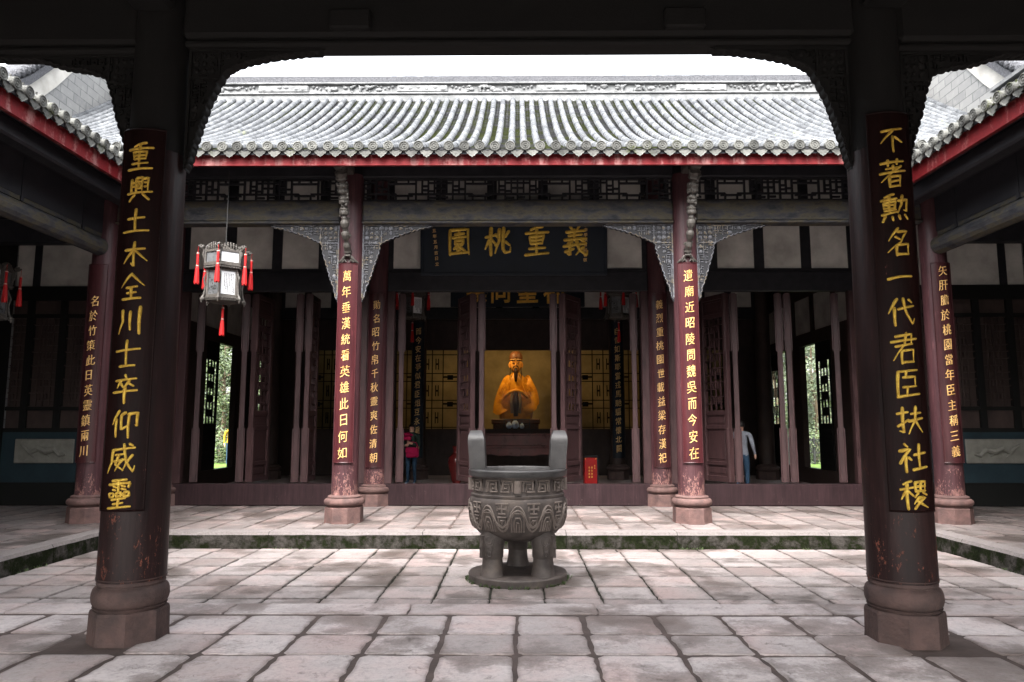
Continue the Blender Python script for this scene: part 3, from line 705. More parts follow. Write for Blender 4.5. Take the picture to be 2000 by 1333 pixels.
# carved band: raised plaques, scrolls and figures between open panels
x = -10.6; k = 0
while x < 10.5:
    if k % 2 == 0:
        ln = 1.35; m.box(x, x + ln, ry - .185, ry - .115, 10.43, 10.64, .05)
        for j in range(6): m.ball((x + .15 + j * .21 + R.uniform(-.03, .03), ry - .185, 10.53 + R.uniform(-.05, .05)), R.uniform(.03, .055), 8, 5, (1.4, .5, .8))
    else:
        ln = 2.35
        for e in (0, 1):
            xe = x + .12 + e * (ln - .24)
            for j in range(5): m.ball((xe + (1 - 2 * e) * j * .10, ry - .14, 10.60 - .028 * j * (j < 3)), .038 - .003 * j, 7, 5)
        for j in range(16):
            xx = x + R.uniform(.45, ln - .45); m.ball((xx, ry - .14, R.uniform(10.46, 10.62)), R.uniform(.025, .065), 7, 5, (R.uniform(.8, 2), .7, R.uniform(.6, 1.2)))
        for j in range(3):
            xx = x + R.uniform(.6, ln - .6); m.tube([(xx, ry - .15, 10.45), (xx + R.uniform(-.1, .1), ry - .17, 10.55), (xx + R.uniform(-.2, .2), ry - .15, 10.64)], [.035, .045, .02], 7)
    x += ln; k += 1
m.build('ridge_band', MAT['grey'], roof)
m = MB()
for r_ in range(4):
    xx = -10.75 + (r_ % 2) * .05
    while xx < 10.7:
        m.t = R.random(); d = .17 - r_ * .032; z = 10.70 + r_ * .058; m.box(xx, xx + .098, ry - d - R.uniform(0, .012), ry + d, z, z + .056 + R.uniform(0, .006)); xx += .1
m.build('ridge_cap', MAT['cap'], roof)

# carved spandrel brackets under the lintel, both sides of the two middle verandah columns
BRK = [(0, 0), (1.24, 0), (1.24, -.035), (1.02, -.085), (.80, -.15), (.60, -.225), (.42, -.30), (.34, -.345), (.315, -.40), (.295, -.52), (.25, -.66), (.20, -.82), (.145, -1.0), (.085, -1.16), (.05, -1.30), (.02, -1.40), (0, -1.40)]
def scallop(poly, i0, i1, amp, per):
    out = poly[:i0]
    for i in range(i0, i1):
        a, b = poly[i], poly[i + 1]; l = sqrt((b[0] - a[0]) ** 2 + (b[1] - a[1]) ** 2); n = max(2, int(l / per * 6)); nx, ny = -(b[1] - a[1]) / l, (b[0] - a[0]) / l
        for k in range(n):
            f = k / n; q = amp * (abs(sin(pi * (f * l / per + i * .37))) - .5); out.append((a[0] + (b[0] - a[0]) * f + nx * q, a[1] + (b[1] - a[1]) * f + ny * q))
    return out + poly[i1:]
def inside(poly, x, z):
    c = False
    for i in range(len(poly)):
        (x1, z1), (x2, z2) = poly[i], poly[i - 1]
        if (z1 > z) != (z2 > z) and x < (x2 - x1) * (z - z1) / (z2 - z1) + x1: c = not c
    return c
def spandrel(parent, x, y, z, s, mat, poly=BRK, th=.07, amp=.022, per=.09, name='spandrel_bracket', carve=True, back=False):
    m = MB(); P = scallop(poly, 2, len(poly) - 2, amp, per); m.prism([(x + s * a, z + b) for a, b in P], 'y', y - th / 2, y + th / 2)
    for sg in ((-1, 1) if back else (-1,)):
        yf = y + sg * th / 2
        if carve:      # raised border strips, squared key pattern and scrolls on a sunk ground
            m.cur = 1; W_ = max(a for a, b in poly); D_ = -min(b for a, b in poly)
            def bar(xa, xb, za, zb, h=.018): m.box(*sorted((x + s * xa, x + s * xb)), *sorted((yf, yf + sg * (h + R.uniform(0, .003)))), z + za, z + zb)
            bar(.004, W_ * .96, -.026, -.003); bar(.004, .026, -D_ * .95, -.027)
            pw_ = D_ * .235
            bar(pw_, pw_ + .02, -pw_, -.027); bar(.027, pw_ + .02, -pw_ - .022, -pw_)
            E_ = P[2:-2]
            m.tube([(x + s * a * .985, yf + sg * .004, z + b * .985) for a, b in E_], .010, 5)
            cs = D_ * .062; nx_ = int(W_ / cs) + 1; nz_ = int(D_ / cs) + 1; t_ = .011
            for i in range(nx_):
                for j in range(nz_):
                    a0, b0 = .03 + i * cs, -.03 - j * cs
                    if not all(inside(poly, a0 + u * cs, b0 - v * cs) for u in (0, 1) for v in (0, 1)): continue
                    q = R.random()
                    if a0 + cs < pw_ and -b0 + cs < pw_ or q < .3:
                        m.ball((x + s * (a0 + cs / 2), yf + sg * .004, z + b0 - cs / 2), cs * R.uniform(.32, .46), 7, 5, (R.uniform(.8, 1.3), .55, R.uniform(.8, 1.2)))
                        m.ball((x + s * (a0 + cs * R.uniform(.2, .8)), yf + sg * .01, z + b0 - cs * R.uniform(.2, .8)), cs * .22, 6, 4)
                    else:
                        k = R.randrange(4)
                        if k != 0: bar(a0 + .004, a0 + cs - .006, b0 - t_ - .003, b0 - .003)
                        if k != 1: bar(a0 + .004, a0 + .004 + t_, b0 - cs + .006, b0 - .003)
                        if k != 2: bar(a0 + cs * .45, a0 + cs - .004, b0 - cs * .62 - t_ / 2, b0 - cs * .62 + t_ / 2)
                        if k != 3: bar(a0 + cs * .45, a0 + cs * .45 + t_, b0 - cs * .9, b0 - cs * .35)
            m.cur = 0
    return m.build(name, mat, parent)
for x in (-BX, BX):
    for s in (-1, 1): spandrel(hall, x + s * .205, Y1, 5.20, s, [MAT['timber'], MAT['carved']])  # dark ground colour stands in for shade between the raised carving
# carved slanting struts from column to eave
for x in (-BX, BX):
    m = MB(); n = 46
    path = []; rad = []
    for k in range(n):
        t = k / (n - 1); yy = Y1 - .24 - .70 * t - .06 * sin(pi * t * 2); zz = 4.62 + 1.30 * t
        path.append((x, yy, zz)); ph = (t * 7.0) % 1; rad.append((.045 + .040 * t) * (1.25 if .12 < ph < .8 else .75) + .006 * sin(k * 2.1))
    m.tube(path, rad, 10)
    for k in range(26):
        t = R.uniform(.1, .98); a = R.uniform(0, 2 * pi); rr = .055 + .035 * t; m.ball((x + rr * cos(a), Y1 - .24 - .70 * t + rr * .7 * sin(a), 4.62 + 1.30 * t), R.uniform(.018, .034), 7, 5)
    m.box(x - .09, x + .09, Y1 - 1.06, Y1 - .78, 5.88, 6.06, .02); m.box(x - .07, x + .07, Y1 - 1.0, Y1 - .2, 6.06, 6.22, .02)
    for j in range(3): m.box(x - .06, x + .06, Y1 - .30, Y1 - .19, 4.56 + j * .055, 4.595 + j * .055, .012)
    m.build('carved_strut', MAT['lframe'], hall)

# door wall: sills, lintels, plastered panels between dark posts
for xa, xb in bays:
    m = MB(); m.box(xa + .2, xb - .2, Y2 - .10, Y2 + .10, 0.0, .44, .012); m.build('door_sill', MAT['sill'], hall)
    beam(xa + .2, xb - .2, Y2 - .08, Y2 + .08, 4.48, 4.90, 'timber', .015, name='door_lintel')
    for x in (xa + .2, xb - .36): m = MB(); m.box(x, x + .16, Y2 - .07, Y2 + .07, .44, 4.48, .01); m.build('door_jamb', MAT['door'], hall)
    W = xb - xa - .4; n = 4 if W < 4.5 else 5; e = [xa + .2 + W * k / n for k in range(n + 1)]
    p = MB(); t_ = MB()
    for k in range(n):
        for za, zb in ((4.97, 6.02), (6.28, 7.05)): p.box(e[k] + .10, e[k + 1] - .10, Y2 - .02, Y2 + .02, za, zb)
    for k in range(n + 1): t_.box(max(xa + .2, e[k] - .105), min(xb - .2, e[k] + .105), Y2 - .05, Y2 + .05, 4.90, 7.1)
    for za, zb in ((4.901, 4.975), (6.015, 6.285), (7.045, 7.35)): t_.box(xa + .2, xb - .2, Y2 - .046, Y2 + .046, za, zb)
    wl = t_.build('wall_frame', MAT['timber'], hall); p.build('plaster_panels', MAT['plaster'], wl)
A = radians
leaves = [(-2.47, 99, .80), (-.945, 116, .80), (-.765, 92, .80), (.765, 88, .80), (.945, 58, .80), (2.47, 81, .80),
          (-6.78, 114, .72), (-5.82, 112, .72), (-5.63, 83, .80), (-4.66, 108, .72), (-4.47, 91, .74), (-3.52, 100, .72),
          (3.52, 80, .72), (4.46, 117, .80), (4.61, 73, .72), (5.56, 70, .72), (5.75, 68, .72), (6.76, 66, .72)]
for hx, an, wd in leaves: door_leaf(hall, hx, Y2 + .06, A(an), wd)

# wing walls left and right of the doors
for s in (-1, 1):
    xa, xb = sorted((s * (WX + .2), s * 11.1)); W = xb - xa
    m = MB(); m.box(xa, xb, Y2 - .12, Y2 + .1, 0, .47, .01); m.build('wall_foot', MAT['blackwood'], hall)
    m = MB(); m.box(xa, xb, Y2 - .08, Y2 + .08, .47, 1.50); bw = m.build('base_wall', MAT['bluewall'], hall)
    pc = s * 9.85; m = MB(); m.box(pc - .62, pc + .62, Y2 - .115, Y2 - .075, .86, 1.36, .015)
    pth = [(pc - s * .46, 0, 1.06), (pc - s * .34, 0, 1.02), (pc - s * .22, 0, 1.14), (pc - s * .05, 0, 1.10), (pc + s * .12, 0, 1.17), (pc + s * .28, 0, 1.08), (pc + s * .42, 0, 1.2), (pc + s * .5, 0, 1.26)]
    m.tube([(a, Y2 - .115, b) for a, _, b in pth], [.03, .045, .06, .07, .06, .05, .035, .015], 8)
    for j in range(4): a = pth[2 + j]; m.tube([(a[0], Y2 - .117, a[2]), (a[0] - s * .05, Y2 - .12, a[2] - .07), (a[0] - s * .09, Y2 - .117, a[2] - .10)], [.03, .02, .012], 6)
    m.build('relief_panel', MAT['relief'], bw)
    fr = MB(); lt = MB(); n = 5
    for k in range(n + 1): x = xa + W * k / n; fr.box(max(xa, x - .07), min(xb, x + .07), Y2 - .06, Y2 + .06, 1.58, 4.30)
    for za, zb in ((1.50, 1.585), (4.295, 4.60)): fr.box(xa, xb, Y2 - .075, Y2 + .075, za, zb)
    fr.box(xa, xb, Y2 - .052, Y2 + .052, 1.95, 2.03); fr.box(xa, xb, Y2 - .052, Y2 + .052, 3.92, 4.0)
    for k in range(n):
        x0, x1 = xa + W * k / n + .07, xa + W * (k + 1) / n - .07
        bars(lt, door_lattice(x0, x1, 2.03, 3.92, .025), Y2 - .02, Y2 + .02); lt.box(x0, x1, Y2 - .01, Y2 + .01, 1.585, 1.95); lt.box(x0, x1, Y2 - .01, Y2 + .01, 4.0, 4.295); lt.box(x0, x1, Y2 + .035, Y2 + .05, 2.03, 3.92)
    wf = fr.build('lattice_window', MAT['blackwood'], hall); lt.build('window_lattice', MAT['brownwood'], wf)
    p = MB(); t_ = MB(); e = [xa, xa + .12, xa + 1.33, xa + 1.48, xa + 2.69, xa + 2.84, xb] if s > 0 else [xa, xa + .69, xa + .84, xa + 2.05, xa + 2.20, xb - .12, xb]
    for k in range(6):
        if (k % 2 == 1) == (s > 0): p.box(e[k], e[k + 1], Y2 - .02, Y2 + .02, 4.62, 6.0)
        else: p.box(e[k], e[k + 1], Y2 - .02, Y2 + .02, 4.62, 6.0) if False else t_.box(e[k], e[k + 1], Y2 - .05, Y2 + .05, 4.60, 6.0)
    wl = t_.build('wall_frame', MAT['timber'], hall); p.build('plaster_panels', MAT['plaster'], wl)

# inner walls: side walls with garden doors, shrine wall, ceiling
SX = 8.0
def slide_opening(s):
    m = MB(); x0, x1 = sorted((s * SX, s * (SX + .16)))
    m.box(x0, x1, 15.3, 23.3, .08, .50); m.box(x0, x1, 15.3, 23.3, 3.86, 4.2); m.box(x0, x1, 15.3, 23.3, 5.2, 7.8)
    for a, b in ((15.3, 18.3), (20.3, 21.4), (22.75 if s < 0 else 23.1, 23.3)): m.box(x0, x1, a, b, .50, 3.86)
    y = 15.3
    while y < 23.2: m.box(x0 + .01, x1 - .01, y, y + .22, 4.2, 5.2); y += 1.33
    o = m.build('side_wall', MAT['brownwood'], hall); p = MB(); y = 15.3
    while y < 22: p.box(x0 + .05, x1 - .05, y + .22, y + 1.33, 4.2, 5.2); y += 1.33
    p.build('plaster_panels', MAT['plaster'], o)
for s in (-1, 1): slide_opening(s)
for s in (-1, 1):   # garden doors: leaves standing ajar in the side openings
    for (hy, an, wd) in (((18.32, 90, .85), (21.42, 90, .74)) if s < 0 else ((18.45, 90, .88), (23.08, -90, 1.15))):
        door_leaf(hall, s * (SX + .06), hy, A(an), wd, .5, 3.86, 'blackwood', .34)
def wall_rects(m, rects, y0, y1):
    for a in rects: m.box(a[0], a[1], y0, y1, a[2], a[3])
m = MB()
op = [(-6.9, -5.2), (-3.95, -1.6), (-1.13, 1.10), (1.6, 3.95), (5.2, 6.9)]; q = -SX
for a, b in op: m.box(q, a, YW, YW + .14, .08, 6.5); m.box(a, b, YW, YW + .14, .08, 1.55); m.box(a, b, YW, YW + .14, 4.10, 6.5); q = b
m.box(q, SX, YW, YW + .14, .08, 6.5); shw = m.build('shrine_wall', MAT['brownwood'], hall)
for a, b in op:
    if a < 0 < b: continue
    f = MB(); W = b - a; n = max(2, round(W / 1.1)); rc = []; bb = .014
    for k in range(n):
        x0, x1 = a + W * k / n, a + W * (k + 1) / n; w_ = x1 - x0; X = lambda t: x0 + w_ * t; Z = lambda t: 1.55 + 2.55 * t
        for t in (.0, .30, .70, 1): rc.append((X(t) - bb, X(t) + bb, Z(0), Z(1)))
        for c0 in (0.02, .36, .70):
            for z in (c0 + .0, c0 + .24): rc.append((X(0), X(1), Z(z) - bb, Z(z) + bb))
            rc.append((X(.3), X(.7), Z(c0 - .045) - bb * 2, Z(c0 - .045) + bb * 2)); rc.append((X(.42), X(.58), Z(c0 - .08), Z(c0 - .02)))
            for t in (.10, .17, .83, .90): rc.append((X(t) - bb, X(t) + bb, Z(c0 + .05), Z(c0 + .19)))
            for t, t2 in ((.10, .17), (.83, .90)): rc.append((X(t), X(t2), Z(c0 + .12) - bb * 2, Z(c0 + .12) + bb * 2))
    bars(f, rc, YW + .02, YW + .06); f.build('shrine_window', MAT['blackwood'], hall)
m = MB(); m.box(-1.13, 1.10, YW + .05, YW + .06, 1.55, 4.10); m.build('glass_pane', MAT['glass'], shw)
# shrine rooms behind the wall
m = MB(); m.box(-SX, SX, 26.3, 26.45, .08, 6.5); m.box(-SX, SX, YW + .14, 26.3, 5.6, 5.7)
for x in (-SX, -4.6, 4.4, SX - .14): m.box(x, x + .14, YW + .14, 26.3, .08, 5.6)
m.build('shrine_room', MAT['dimplaster'], hall)
m = MB(); m.box(-SX, SX, 15.2, 23.3, 7.8, 7.9); m.build('hall_ceiling', MAT['brownwood'], hall)
# inner tie beams and plaster
for xa, xb in ((-WX, -BX), (-BX, BX), (BX, WX)):
    beam(xa + .2, xb - .2, Y3 - .09, Y3 + .09, 4.85, 5.2); beam(xa + .2, xb - .2, Y3 - .09, Y3 + .09, 6.1, 6.4)
    t_ = MB(); p = MB(); n = 5; W = xb - xa - .4; e = [xa + .2 + W * k / n for k in range(n + 1)]
    for k in range(n): p.box(e[k] + .1, e[k + 1] - .1, Y3 - .02, Y3 + .02, 5.2, 6.1)
    for k in range(n + 1): t_.box(max(xa + .2, e[k] - .1), min(xb - .2, e[k] + .1), Y3 - .05, Y3 + .05, 5.2, 6.1)
    wl = t_.build('wall_frame', MAT['timber'], hall); p.build('plaster_panels', MAT['plaster'], wl)

# gable walls standing above the main roof at both ends
for s in (-1, 1):
    gw = thing('gable_wall', ('left' if s < 0 else 'right') + ' stepped gable wall of pale grey brick above the end of the main roof', 'wall', (s * 11, 18, 5))
    x0, x1 = sorted((s * 10.78, s * 11.15))
    rake = [(11.9, 6.0), (12.7, 7.1), (13.6, 8.0), (14.8, 9.05), (15.8, 10.1), (16.8, 11.3), (17.6, 12.6), (18.25, 13.7)]
    top = rake + [(36.5 - y, z) for y, z in rake[:-1]][::-1]
    m = MB(); m.prism([(11.9, -.4)] + top + [(24.6, -.4)], 'x', x0, x1); m.build('brickwork', MAT['brick'], gw)
    m = MB(); xo = s * 10.78
    def band(m, d0, d1, xa, xb):
        for i in range(len(top) - 1):
            (ya, za), (yb, zb) = top[i], top[i + 1]; m.add([(xx, y, z + d) for xx in (xa, xb) for (y, z) in ((ya, za), (yb, zb)) for d in (d0, d1)], [(0, 1, 3, 2), (4, 6, 7, 5), (0, 2, 6, 4), (1, 5, 7, 3), (0, 4, 5, 1), (2, 3, 7, 6)])
    band(m, -.62, .02, *sorted((xo, xo - s * .035))); m.build('plaster_band', MAT['plaster'], gw)
    m = MB(); band(m, .0, .22, *sorted((s * 10.62, s * 11.3))); band(m, .22, .42, *sorted((s * 10.7, s * 11.22)))
    for i in range(len(rake) - 1):
        for k in range(8):
            f = k / 8; y = rake[i][0] + (rake[i + 1][0] - rake[i][0]) * f; z = rake[i][1] + (rake[i + 1][1] - rake[i][1]) * f; m.t = R.random(); m.ball((s * 10.66, y, z + .38), .1, 8, 5, (1, 1.1, 1.1))
    m.build('coping', MAT['cap'], gw)

# ================================================================== SIDE GALLERIES
for s in (-1, 1):
    ga = thing('side_gallery', ('left' if s < 0 else 'right') + ' side gallery with red eave board and dark open front along the courtyard', 'gallery', (s * 8.5, 9, 0))
    gp = [(6.30 + 1.7 * t, 5.865 + .72 * t) for t in (0, .25, .5, .75, 1)]
    gr = tile_roof(ga, -.4, 11.18, gp, lambda u, r, z: (s * r, u, z))
    m = MB(); m.box(*sorted((s * 7.75, s * 8.05)), -.4, 11.18, 6.40, 6.98, .02); m.box(*sorted((s * 7.7, s * 8.1)), -.4, 11.18, 7.02, 7.08); m.box(*sorted((s * 7.7, s * 8.1)), -.4, 11.18, 6.72, 6.77)
    for k in range(60): m.ball((s * 7.75, 6 + k * .085, 6.9 + R.uniform(-.08, .08)), R.uniform(.03, .06), 6, 4, (.5, 1.3, .9))
    if s > 0: m.build('gallery_ridge', MAT['grey'], gr)
    m = MB(); xa, xb = sorted((s * 6.38, s * 6.425)); m.box(xa, xb, -.4, 11.28, 5.545, 5.84); xa, xb = sorted((s * 6.372, s * 6.433)); m.box(xa, xb, -.4, 11.28, 5.532, 5.545); m.build('eave_board', MAT['red'], ga)
    m = MB(); xa, xb = sorted((s * 6.43, s * 11)); m.box(xa, xb, -.4, 12.3, 5.62, 5.66); m.box(*sorted((s * 8.06, s * 11)), -.4, 11.2, 6.6, 6.7); m.build('ceiling', MAT['ceil'], ga)
    beam(*sorted((s * 6.6, s * 6.85)), -.4, 12.2, 5.36, 5.62, 'timber', .03, ga, 'purlin')
    m = MB(); m.tube([(s * WX, -.4, 4.76), (s * WX, 6, 4.76), (s * WX, 12.3, 4.76)], .155, 14); m.box(s * WX - .02, s * WX + .02, -.4, 12.3, 4.93, 5.0); m.build('beam', MAT['lintel'], ga)
    m = MB(); m.box(s * WX - .03, s * WX + .03, -.4, 12.3, 5.0, 5.62)
    for k in range(8): m.box(s * WX - .045, s * WX + .045, 1.2 + k * 1.5, 1.26 + k * 1.5, 4.93, 5.6)
    m.build('board_panel', MAT['ceil'], ga)
    m = MB(); m.box(*sorted((s * 10.75, s * 10.95)), -5, 15.0, 0, 6.6); m.build('wall', MAT['blackwood'], ga)

# ================================================================== FRONT HALL (the photographer stands inside it)
fh = thing('front_hall', 'dark front hall framing the view with two tall columns, a heavy beam and carved brackets', 'hall', (0, 3, 0))
FB = (MAT['front_col'], MAT['darkbase'])
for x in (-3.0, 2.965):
    m = MB(); m.lathe([(.2215, 3.84), (.219, 4.4), (.215, 5.95)], (x, 5.73, 0), 40); m.build('shaded_column_top', MAT['blackwood'], fh, 40)  # upper shaft coloured near-black in place of the shade under the beam
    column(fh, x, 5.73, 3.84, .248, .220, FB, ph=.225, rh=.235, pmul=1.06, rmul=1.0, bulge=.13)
for x in (-WX - .3, WX + .3): column(fh, x, 5.73, 4.9, .245, .215, FB, ph=.215, rh=.245, pmul=1.05, rmul=1.16)
for xa, xb, zb in ((-WX, -BX, 4.71), (-BX, BX, 4.765), (BX, WX, 4.71)):
    m = MB(); m.box(xa + .18, xb - .18, 5.58, 5.88, zb + .06, 5.9, .03); m.box(xa + .18, xb - .18, 5.63, 5.83, zb, zb + .06, .02)
    if xb > 0 > xa:
        for x in (-1.38, 1.38): m.box(x - .17, x + .17, 5.52, 5.60, 4.86, 5.03, .015)
    m.build('beam', MAT['blackwood'], fh)
FR = [(0, 0), (1.15, 0), (1.13, -.008), (.96, -.026), (.70, -.056), (.48, -.105), (.365, -.15), (.30, -.20), (.245, -.30), (.175, -.457), (.115, -.66), (.06, -.86), (.03, -1.0), (.015, -1.06), (0, -1.04)]
FL = [(0, 0), (1.25, 0), (1.2, -.010), (.884, -.020), (.67, -.09), (.46, -.125), (.32, -.165), (.265, -.222), (.21, -.385), (.165, -.56), (.09, -.77), (.05, -.92), (.025, -1.02), (0, -1.02)]
for s in (-1, 1):
    spandrel(fh, s * (BX - .21), 5.73, 4.765, -s, [MAT['blackwood'], MAT['blackwood']], FR, .08, .012, .07, back=True)
    spandrel(fh, s * (BX + .21), 5.73, 4.715, s, [MAT['blackwood'], MAT['blackwood']], FL, .08, .012, .07, back=True)
    beam(*sorted((s * 2.80, s * 3.14)), -1, 5.5, 4.98, 5.25, 'blackwood', .03, fh, 'cross_beam')
m = MB(); m.loft([[(-12, 6.2, 5.75), (12, 6.2, 5.75), (12, 6.2, 5.9), (-12, 6.2, 5.9)], [(-12, 1, 8.4), (12, 1, 8.4), (12, 1, 8.6), (-12, 1, 8.6)], [(-12, -1.8, 4.0), (12, -1.8, 4.0), (12, -1.8, 4.2), (-12, -1.8, 4.2)]]); m.build('roof', MAT['blackwood'], fh)  # unseen roof shape is set for light: low rear eave keeps beams dark
for s in (-1, 1): m = MB(); m.box(*sorted((s * 11.9, s * 12.1)), -3.8, 5.6, 0, 8); m.build('wall', MAT['blackwood'], fh)

# ================================================================== COUPLET BOARDS
def couplet(cx, cy, rcol, z0, z1, chord, text, zc0, zc1, label, mat, brush=None, gold='palegold', cw=.2, ch=.2, ornament=False, xo=0, group=None, lite=-.006):
    t = thing('couplet_board', label, 'couplet board', (cx, cy - rcol, z0), group)
    Ro = rcol + .038; Ri = rcol + .010; n = 12; a1 = math.asin(chord / 2 / Ro); m = MB(); rings = []
    for zz in (z0, z1):
        o_ = [(cx + Ro * sin(-a1 + 2 * a1 * k / n), cy - Ro * cos(-a1 + 2 * a1 * k / n), zz) for k in range(n + 1)]
        i_ = [(cx + Ri * sin(a1 - 2 * a1 * k / n), cy - Ri * cos(a1 - 2 * a1 * k / n), zz) for k in range(n + 1)]
        rings.append(o_ + i_)
    m.loft(rings); b = m.build('board', MAT[mat], t, 40)
    e = MB()                                    # thin raised edge strips
    for sg in (-1, 1):
        an = sg * (a1 - .012); px, py = cx + Ro * sin(an), cy - Ro * cos(an); e.tube([(px, py, z0 + .002), (px, py, z1 - .002)], .008, 6)
    for zz in (z0 + .008, z1 - .008): e.tube([(cx + Ro * sin(-a1 + 2 * a1 * k / n), cy - Ro * cos(-a1 + 2 * a1 * k / n), zz) for k in range(n + 1)], .008, 6)
    e.build('edge_moulding', MAT[mat], t)
    surf = lambda X: cy - sqrt(max(1e-6, Ro ** 2 - (X - cx) ** 2))
    L_ = MB(); N_ = len(text)
    for i, c in enumerate(text):
        if c == ' ': continue
        z = zc0 + (zc1 - zc0) * i / (N_ - 1); dx = R.uniform(-.008, .008)
        if brush: brush_char(L_, c, cx + xo + dx, z, cw * R.uniform(.94, 1.06) * (.95 if c != '一' else 1.0), ch * R.uniform(.92, 1.05) * (1.0 if c != '一' else .8), surf, brush)
        else: put_char(L_, c, cx + xo + dx, z, cw * R.uniform(.92, 1.06), ch * R.uniform(.95, 1.06), surf, .012, lite, .13, 0, R.uniform(-.03, .03))
    L_.build('lettering', MAT[gold], t)
    if ornament:
        o = MB()
        for sg in (-1, 1):
            P = [(cx + sg * .02, z1 + .13), (cx + sg * .07, z1 + .10), (cx + sg * .10, z1 + .06), (cx + sg * .14, z1 + .035), (cx + sg * .175, z1 + .012)]
            o.tube([(a, surf(max(cx - .17, min(cx + .17, a))) , b) for a, b in P], [.024, .028, .024, .022, .012], 8)
            o.tube([(cx + sg * .03, surf(cx), z1 + .02), (cx + sg * .05, surf(cx), z1 + .06), (cx + sg * .10, surf(cx + .1), z1 + .02)], .015, 6)
        o.ball((cx, surf(cx), z1 + .14), .03, 8, 5); o.build('carved_crest', MAT['lframe'], t)
    return t
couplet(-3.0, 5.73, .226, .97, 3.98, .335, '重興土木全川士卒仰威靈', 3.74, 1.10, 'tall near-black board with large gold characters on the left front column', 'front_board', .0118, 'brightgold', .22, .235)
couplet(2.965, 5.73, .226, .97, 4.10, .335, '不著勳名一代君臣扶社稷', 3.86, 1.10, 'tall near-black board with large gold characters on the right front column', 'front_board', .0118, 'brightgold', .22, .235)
couplet(-BX, Y1, .212, 1.0, 4.45, .335, '萬年垂漢統看英雄此日何如', 4.22, 1.17, 'red-brown board with thin gold characters and carved crest on the left verandah column, starting 萬年', 'board', None, 'palegold', .170, .215, True, xo=.0)
couplet(BX, Y1, .212, 1.0, 4.45, .335, '遺廟近昭陵問魏吳而今安在', 4.22, 1.17, 'red-brown board with thin gold characters and carved crest on the right verandah column, starting 遺廟', 'board', None, 'palegold', .170, .215, True, xo=.0)
couplet(-BX, Y2 + .02, .212, .78, 4.42, .335, '勛名昭竹帛千秋靈爽佐清朝', 4.16, .98, 'darker red board with gold characters on the column left of the central doorway, starting 勛名', 'wing_board', None, 'palegold', .165, .21)
couplet(BX, Y2 + .02, .212, .78, 4.42, .335, '義烈重桃園世載益梁存漢祀', 4.16, .98, 'darker red board with gold characters on the column right of the central doorway, starting 義烈', 'wing_board', None, 'palegold', .165, .21)
couplet(-WX, Y1, .212, 1.0, 4.45, .34, '  名於竹策此日英靈鎮兩川', 4.30, 1.20, 'red board with gold characters on the far left column, partly behind the left front column', 'wing_board', None, 'palegold', .155, .20)
couplet(WX, Y1, .212, 1.0, 4.45, .34, '矢肝膽於桃園當年臣主稱三義', 4.30, 1.20, 'red board with gold characters on the far right column, ending in 三義', 'wing_board', None, 'palegold', .155, .20)
couplet(-BX, Y3, .218, .7, 4.75, .335, '而今安在爭似君臣俎豆永重西川', 4.45, .98, 'black board with dim gold characters deep inside the hall, behind the woman', 'plaque', None, 'palegold', .18, .22, lite=.0)
couplet(BX, Y3, .218, .7, 4.75, .335, '自昔如斯耶當戎馬馳驅常懷北闕', 4.45, .98, 'black board with dim gold characters deep inside the hall, behind the red floor box', 'plaque', None, 'palegold', .18, .22, lite=.0)

# ================================================================== NAME PLAQUES
np_ = thing('name_plaque', 'wide black name plaque with four big gold characters hanging over the central doorway', 'plaque', (0, 14.9, 4.86))
tilt = .10
m = MB(); m.m = Matrix.Translation((-.08, 14.98, 4.86)) @ Matrix.Rotation(radians(7), 4, 'X')
m.box(-1.92, 1.92, -.03, .03, 0, 1.42, .01); b_ = m.build('board', MAT['plaque'], np_)
m2 = MB(); m2.m = m.m
for a in ((-1.98, 1.98, -.045, .035, -.05, .02), (-1.98, 1.98, -.045, .035, 1.40, 1.47), (-1.985, -1.91, -.042, .034, .02, 1.40), (1.91, 1.985, -.042, .034, .02, 1.40)): m2.box(*a, .012)
m2.build('frame', MAT['plaque'], np_)
l = MB(); l.m = m.m
for c, x in zip('園桃重義', (-1.16, -.35, .49, 1.30)): brush_char(l, c, x, .675, .57, .66, lambda X: -.031, .040, .05, .45)
l.build('lettering', MAT['brightgold'], np_)
l = MB(); l.m = m.m
for i, c in enumerate('廿五年五月吉日立'): put_char(l, c, -1.70 + .01 * i, 1.02 - .118 * i, .085, .085, lambda X: -.031, .006, .006)
for i, c in enumerate('協泰學供省縂答敬'): put_char(l, c, 1.53 - .002 * i, 1.02 - .106 * i, .085, .085, lambda X: -.031, .006, .006)
l.build('small_lettering', MAT['palegold'], np_)
ip = thing('name_plaque', 'second black plaque inside the hall, mostly hidden behind the door lintel', 'plaque', (0, 20, 5.0))
m = MB(); m.box(-1.9, 1.9, 20, 20.06, 4.98, 6.25, .02); m.build('board', MAT['plaque'], ip)
l = MB()
for c, x in zip('臻同聖神', (-1.15, -.48, .28, 1.02)): put_char(l, c, x, 5.42, .62, .72, lambda X: 19.998, .02, .02, .03)
l.build('lettering', MAT['gold'], ip)

